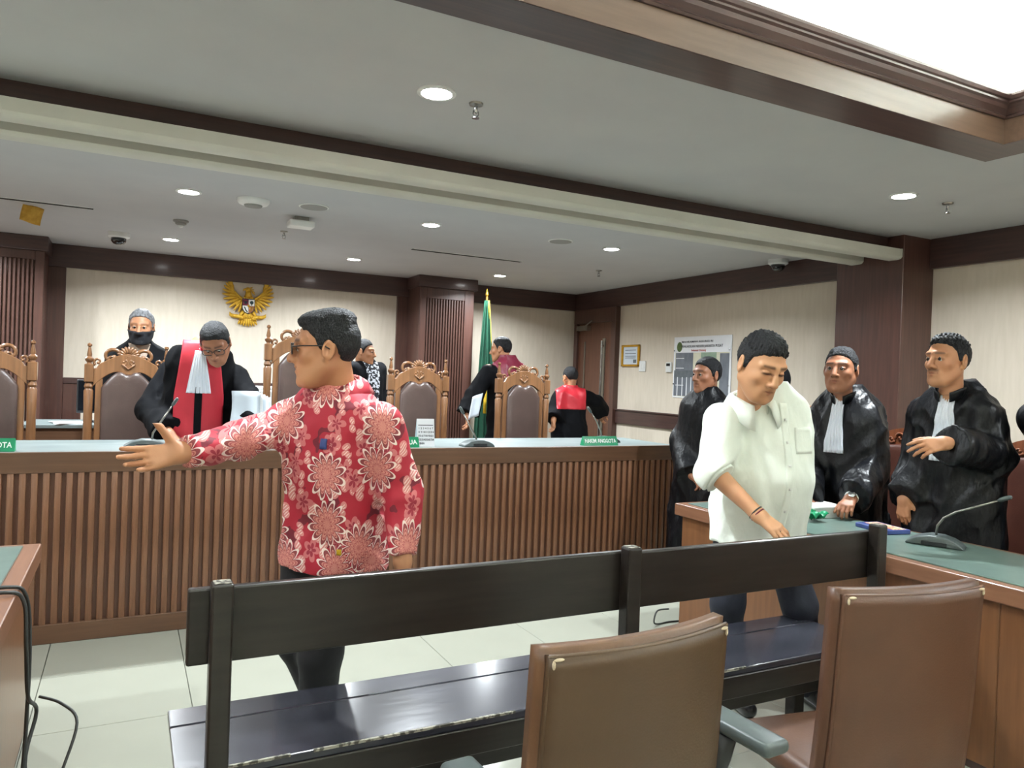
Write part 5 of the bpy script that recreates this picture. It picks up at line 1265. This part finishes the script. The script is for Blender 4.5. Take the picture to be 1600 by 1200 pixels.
p.hand('R', ray(1226, 838) * 2.96 - ray(1183, 803) * 3.02, (.30, .1, -.9), curl=[24, 20, 18, 16], spread=6, thumb=30, sc=1.05, **{'from': .04, 'r0': .043})
p.hand('L', (0, 0, -1), (-1, 0, 0), curl=30, spread=2)
p.make_body(); p.make_hair()
f = shirt(p, 'shirt_white', hem=.755, sl=(.072, .074, .058), h=.0075, amp=.0085, belly=.34, cuts={'R': .10, 'L': .9}, seed=11, ex=.004)
p.collar('shirt_white', r=.072, h=.036, open_=.40, flare=.034, drop=.060); p.trousers('trouser_dark', .012); p.shoes()
e, w_ = p.J['elR'], p.J['wrR']; d = nrm(w_ - e)
cf = lambda P: np.maximum(np.abs((P - (e + d * .0)) @ d - .01) - .030, np.linalg.norm((P - e) - ((P - e) @ d)[:, None] * d, axis=1) - .074 + .004 * np.sin(((P - e) @ d) * 260)) 
p.sdf('rolled_cuff', cf, e - .14, e + .14, .006, 'shirt_white')
def ring_on(p, name, c, d, r, th, m):
    d = nrm(d); a = nrm(np.cross(d, [.3, .2, 1])); b_ = np.cross(d, a); return MB().tube([tuple(c + (a * math.cos(2 * PI * i / 20) + b_ * math.sin(2 * PI * i / 20)) * r) for i in range(21)], th, 6, caps=False).build(name, m, p.t, smooth='all')
for q in (.0, .012): ring_on(p, 'bracelet', w_ - d * (.008 - q), d, .031, .0035, 'robe_maroon' if q else 'cable_black')
hd, hn, ho = p.hands['R']; ring_on(p, 'finger_ring', w_ + hd * .105 + np.cross(hd, hn) * .012 * 1.0 + hn * .006, hd, .0115, .0022, 'chrome')
p.patch('button_placket', f, lambda u, v: (.0 + .018 * (u - .5) * 2 + p.bend((0, 0, (1.37 - .6 * v) * p.k))[0], (1.37 - .60 * v) * p.k), 4, 30, 'shirt_white', off=.0035)
for i in range(6):
    z = (1.30 - .095 * i) * p.k; p.patch('button', f, lambda u, v, z=z: (p.bend((0, 0, z))[0] + .010 * (u - .5), z + .010 * (v - .5)), 2, 2, 'plate_white', off=.008, th=.004)
p.patch('chest_pocket', f, lambda u, v: (-.095 + .10 * (u - .5), (1.215 + .11 * (v - .5)) * p.k), 8, 8, 'shirt_white', off=.003)
P2 = p

# ---------------------------------------------------------------- judge with the red front, looking down
b = atY(308, 690, 5.45)
p = Person('judge in black robe with red front bending over the bench', (b[0], b[1], DAIS), 270, 1.69, 'skin_brown', 1.06, lean=9, fine=False, headscale=1.10)
p.put(head=cz(337, 537, 4.84), neck=cz(322, 572, 5.04), shR=cz(266, 574, 5.10), shL=cz(372, 584, 5.10), elR=cz(236, 640, 5.0), wrR=cz(264, 676, 4.80), elL=cz(398, 634, 5.02), wrL=cz(386, 668, 4.86))
p.head(-12, 40, 8, hair='short', vol=.010, gaze=(0, -.5))
p.hand('R', (.35, -.6, -.55), (0, .2, -1), curl=30, spread=3); p.hand('L', (-.7, -.3, -.25), (-.2, .6, -.6), curl=40, spread=3)
p.make_body(); p.make_hair()
f = robe(p, 'robe_black', sl=(.068, .084, .10), cut=.93)
zc = lambda z: p.bend((0, 0, z * p.k))
xo = .012
p.patch('red_front', f.torso, lambda u, v: (xo + (u - .5) * 2 * (.105 + .045 * min(1, v * 3)) * p.k, zc(1.435 - 1.1 * v)[2]), 24, 40, 'robe_red', off=.004, th=.014)
p.patch('black_sash', f.torso, lambda u, v: (xo + .006 + .045 * (u - .5) * p.k, zc(1.13 - .8 * v)[2]), 6, 30, 'robe_black', off=.008)
jabot(p, f.torso, 1.365, 1.09, .026, .074, xo + .006, 0, .012)
p.collar('robe_black', r=.066, h=.03, standup=True, open_=.35, name='collar_band'); p.glasses(y=.104); p.trousers('trouser_black', .02); p.shoes()
P3 = p
t = thing('document_sheaf', 'thick white documents held up by the judge with the red front', 'papers', tuple(cz(376, 655, 4.80)), math.radians(-8))
for i in range(5):
    MB().grid(lambda u, v, i=i: ((u - .5) * .17 + .018 * i + .03 * math.sin(v * 2.2), .02 * i + .03 * (v - .5) + .02 * math.sin(3 * u + i), -.12 + v * .30 - .01 * i), 8, 8).build('sheet', 'paper' if i % 2 else 'paper_blue', t, solid=.006, smooth='all')

# ---------------------------------------------------------------- masked man with grey hair
b = atY(216, 640, 6.45)
p = Person('grey-haired man in black jacket and black face mask', (b[0], b[1], DAIS), 268, 1.68, 'skin_tan', 1.0, lean=8, fine=False)
p.put(head=cz(221, 512, 5.62), neck=cz(216, 542, 5.72)); 
p.put(shR=cz(182, 556, 5.75), shL=cz(246, 558, 5.75), elR=cz(172, 610, 5.75), elL=cz(258, 600, 5.7), wrR=cz(180, 655, 5.55), wrL=cz(254, 640, 5.55))
p.head(-8, 10, 0, hair='short', vol=.012, rough=.003, browcol=(.5, .5, .5), hairline=[-.06, -.05, -.03, .022, .024, -.004, .002, .046, .074, .090, .096])
p.hand('R', (.2, -.6, -.7), (0, 0, -1), curl=30); p.hand('L', (-.2, -.6, -.7), (0, 0, -1), curl=30)
p.make_body(); p.make_hair('hair_grey')
f = shirt(p, 'jacket_black', hem=.72, sl=(.078, .068, .056), h=.013, ex=.010, name='jacket', cut=.93, seed=21)
p.patch('shirt_front', f, lambda u, v: ((u - .5) * 2 * .075 * (1 - v) ** .8 + .002, p.bend((0, 0, (1.43 - .26 * v) * p.k))[2]), 12, 14, 'shirt_beige', off=.003, th=.012)
p.collar('shirt_beige', r=.062, h=.03, open_=.5, flare=.022, drop=.045)
hm = lambda P: smax(np.abs(head_sdf(p.hq(P), {'jaw': 1.0}) - .005) - .006, np.maximum(np.maximum(p.hq(P)[:, 2] + .014, -.112 - p.hq(P)[:, 2]), .012 - p.hq(P)[:, 1]), .006) * p.hs
p.sdf('face_mask', hm, p.J['head'] - .15, p.J['head'] + .15, .005, 'mask_black')
ml = MB()
for s_ in (-1, 1): ml.tube([p.hw((s_ * .062, .05, -.025)), p.hw((s_ * .08, .02, .0)), p.hw((s_ * .086, -.01, .02))], .0018, 5)
ml.build('mask_loop', 'mask_black', p.t); p.trousers('trouser_black', .02); p.shoes()
P4 = p

# ---------------------------------------------------------------- man in jacket and black-white batik
b = atY(570, 640, 7.30)
p = Person('man in black jacket over black and white batik, looking right', (b[0], b[1], DAIS), 292, 1.62, 'skin_tan', .98, fine=False, headscale=1.04)
h = cz(569, 551, 7.41); p.put(head=h)
p.head(36, 4, 0, hair='short', vol=.008)
p.hand('R', (0, -.1, -1), (1, 0, 0), curl=30); p.hand('L', (0, -.1, -1), (-1, 0, 0), curl=30)
p.J['neck'] = p.J['head'] + np.array([-.004, -.045, -.155])
p.make_body(); p.make_hair()
f = shirt(p, 'jacket_black', hem=.72, sl=(.074, .064, .054), h=.013, ex=.008, name='jacket', cut=.93, seed=31)
p.patch('batik_front', f, lambda u, v: ((u - .5) * 2 * (.085 - .03 * v), (1.43 - .42 * v) * p.k), 12, 16, 'mono_batik', off=.003, th=.012)
p.collar('mono_batik', r=.060, h=.03, open_=.5, flare=.022, drop=.045); p.trousers('trouser_black', .02); p.shoes()
P5 = p

# ---------------------------------------------------------------- judges leaving, seen from behind
def leaving(label, b, phi, H, head, hy, hp, yoke, arms, lean=2, vol=.008, z0=DAIS, hs=1.05):
    p = Person(label, (b[0], b[1], z0), phi, H, 'skin_tan', 1.0, lean=lean, fine=False, headscale=hs)
    p.put(head=head); p.J['neck'] = .5 * p.J['neck'] + .5 * (p.J['head'] + np.array([0, -.03, -.155]) * p.k); p.put(**arms)
    p.head(hy, hp, 0, hair='short', vol=vol)
    p.hand('R', (0, 0, -1), (1, 0, 0), curl=30); p.hand('L', (0, 0, -1), (-1, 0, 0), curl=30)
    p.make_body(); p.make_hair(); f = robe(p, 'robe_black', sl=(.066, .088, .115), cut=.95, seed=41)
    c_ = p.bend((0, 0, 1.32 * p.k)); k_ = p.k
    yk = lambda P: np.maximum.reduce([f(P) - .007, 1.21 * k_ - P[:, 2], P[:, 1] - c_[1] - .035, np.abs(P[:, 0] - c_[0]) - .178 * k_])
    p.sdf('yoke', yk, c_ - np.array([.28, .28, .16]), c_ + np.array([.28, .12, .22]), .008, yoke)
    p.collar('robe_black', r=.062, h=.034, standup=True, open_=.3, name='collar_band'); p.trousers('trouser_black', .02); p.shoes()
    return p, f
b = atY(790, 690, 6.75)
P6, f6 = leaving('judge seen from behind with maroon yoke on black robe', b, 108, 1.70, cz(783, 547, 7.62), 28, 6, 'robe_maroon', dict(shL=cz(763, 576, 7.44), shR=cz(813, 577, 7.68), elL=cz(741, 618, 7.40), wrL=cz(731, 648, 7.34), elR=cz(824, 640, 7.7), wrR=cz(820, 690, 7.6)))
MB().tube([], 0) if False else None
P6.collar('jabot_white', r=.060, h=.05, standup=True, open_=.3, name='white_collar')
t = thing('held_paper', 'white papers under the arm of the maroon-yoked judge', 'papers', tuple(cz(746, 640, 7.22)), math.radians(20))
MB().grid(lambda u, v: ((u - .5) * .12 - .05 * (1 - v), .01 * math.sin(4 * u), -.10 + .22 * v + .04 * u), 6, 6).build('sheet', 'paper_blue', t, solid=.01, smooth='all')
b = atY(888, 690, 6.95)
P7, f7 = leaving('judge with bright red yoke opening the door at the back', (b[0], b[1]), 70, 1.60, cz(891, 591, 8.2), 20, 14, 'satin_red', dict(shL=cz(874, 613, 8.11), shR=cz(911, 614, 8.17), elL=cz(868, 640, 8.08), wrL=cz(865, 655, 8.0), elR=cz(932, 628, 8.3), wrR=cz(940, 643, 8.45)), lean=4, z0=0.0, hs=.98)

# ---------------------------------------------------------------- lawyers in black satin
def lawyer(label, b, phi, H, head, hy, hp, skin, arms, ho, hands, fine=True, jb=True, jx=0.0, hs=1.08, girth=1.0, cuts=None, sl=(.070, .080, .092), side=0):
    p = Person(label, (b[0], b[1], 0), phi, H, skin, girth, fine=fine, headscale=hs, side=side)
    p.put(head=head); p.J['neck'] = p.J['head'] + np.array([0, -.05, -.158]) * p.k * 1.03; p.put(**arms); p.head(hy, hp, 0, **ho)
    for n, (d, pn, o) in hands.items(): p.hand(n, d, pn, **o)
    p.make_body(); p.make_hair(); f = robe(p, 'satin_black', sl=sl, cut=.95, h=.010, amp=.014, seed=51 + int(H * 100) % 7, cuts=cuts)
    if jb: jabot(p, f, 1.43, 1.075, .026, .054, jx, 0, .012)
    p.collar('satin_black', r=.064, h=.036, standup=True, open_=.35, name='collar_band'); p.trousers('trouser_black', .02); p.shoes()
    # shoulder pleat caps
    return p, f
down = (0, 0, -1)
P8, f8 = lawyer('young lawyer in black robe standing left of the white-shirted man', cz(1098, 760, 5.25), 200, 1.66, cz(1104, 588, 5.25), -18, 2, 'skin_brown', dict(shR=cz(1092, 640, 5.42), shL=cz(1128, 648, 5.12), elR=cz(1068, 690, 5.35), wrR=cz(1080, 742, 5.15)),
    dict(hair='short', vol=.010, jaw=1.0), {'R': ((.2, -.6, -.5), (0, 0, -1), dict(curl=40)), 'L': (down, (1, 0, 0), dict(curl=30))}, fine=False, hs=1.05, jb=False)
P10, f10 = lawyer('stocky lawyer with short hair, white bands and a wristwatch', cz(1318, 780, 4.52), 196, 1.71, cz(1314, 580, 4.42), 6, 0, 'skin_brown', dict(shR=cz(1272, 655, 4.62), shL=cz(1362, 655, 4.36), elL=cz(1362, 735, 4.34), wrL=cz(1330, 778, 4.10), elR=cz(1262, 735, 4.5), wrR=cz(1258, 772, 4.25)),
    dict(hair='flattop', vol=.006, jaw=1.12), {'L': (ray(1318, 800) * 4.0 - ray(1330, 778) * 4.10, (-.3, 0, -1), dict(curl=[40, 42, 44, 46], thumb=30)), 'R': ((-.4, -.3, -.5), (0, 0, -1), dict(curl=35))}, girth=1.10, hs=1.12)
e, w_ = P10.J['elL'], P10.J['wrL']; d = nrm(w_ - e); ring_on(P10, 'watch_strap', w_ - d * .005, d, .032, .006, 'plate_white')
MB().lathe([(.019, 0), (.019, .008), (.016, .010)], (0, 0, 0), 18).build('watch_face', 'chrome', P10.t, loc=tuple(w_ - d * .005 + P10.R.T @ nrm((-.6, -.5, .55)) * .034), rot=Vector(P10.R.T @ nrm((-.6, -.5, .55))).to_track_quat('Z', 'Y').to_euler(), smooth=True)
P11, f11 = lawyer('tall lawyer with curly hair holding one hand at his chest', cz(1490, 780, 3.86), 190, 1.76, cz(1480, 566, 3.78), -16, 0, 'skin_tan', dict(shR=cz(1446, 640, 3.98), shL=cz(1532, 636, 3.72), elL=cz(1556, 712, 3.70), wrL=cz(1478, 692, 3.48), elR=cz(1436, 728, 4.0), wrR=cz(1413, 778, 3.92)),
    dict(hair='curly', vol=.008, jaw=.97, stache=.7, hairline=[-.055, -.05, -.03, .022, .024, -.004, .004, .050, .072, .084, .090]), {'L': (ray(1420, 700) * 3.46 - ray(1478, 690) * 3.48, (.6, .5, -.5), dict(curl=[14, 22, 28, 30], spread=5, thumb=35)), 'R': (down, (1, 0, 0), dict(curl=30))}, hs=1.10, cuts={'L': .94, 'R': .95}, jx=.0)
b = cz(1700, 780, 3.55)
P12, f12 = lawyer('robed person cut off by the right edge of the picture', b, 185, 1.66, cz(1705, 590, 3.5), -10, 0, 'skin_tan', dict(shR=cz(1696, 650, 3.62), elR=cz(1622, 656, 3.6), wrR=cz(1665, 715, 3.45)), dict(hair='short'), {'R': (down, (1, 0, 0), dict(curl=30)), 'L': (down, (1, 0, 0), dict(curl=30))}, fine=False)

# ---------------------------------------------------------------- woman in a black headscarf, mostly hidden behind the white shirt
b = cz(1214, 780, 5.1)
p = Person('woman in black headscarf and robe behind the white-shirted man', (b[0], b[1], 0), 205, 1.60, 'skin_light', 1.0, fine=False)
p.put(head=cz(1208, 600, 5.05)); p.J['neck'] = p.J['head'] + np.array([0, -.05, -.15]); p.head(-10, 4)
p.hand('R', down, (1, 0, 0), curl=30); p.hand('L', (-.5, -.5, -.4), (0, 0, -1), curl=35); p.put(elL=cz(1252, 725, 4.75), wrL=cz(1256, 772, 4.5))
p.make_body(); f = robe(p, 'satin_black', cut=.95, seed=61)
def scarf(P):
    q = p.hq(P); d = elld(q, (0, -.016, .03), (.094, .112, .108)); d = smin(d, elld(q, (0, -.01, -.10), (.085, .09, .10)), .04)
    d = smin(d, elld(q, (0, .0, -.20), (.15, .12, .10)), .05); fc = elld(q, (0, .13, -.02), (.058, .10, .078)); return (smax(d, -fc, .01) + folds(q, 40, (0, .3, 1), 8) * .004) * p.hs
p.sdf('headscarf', scarf, p.J['head'] - np.array([.25, .25, .36]), p.J['head'] + .2, .009, 'robe_black'); p.trousers('trouser_black', .02); p.shoes()
P9 = p
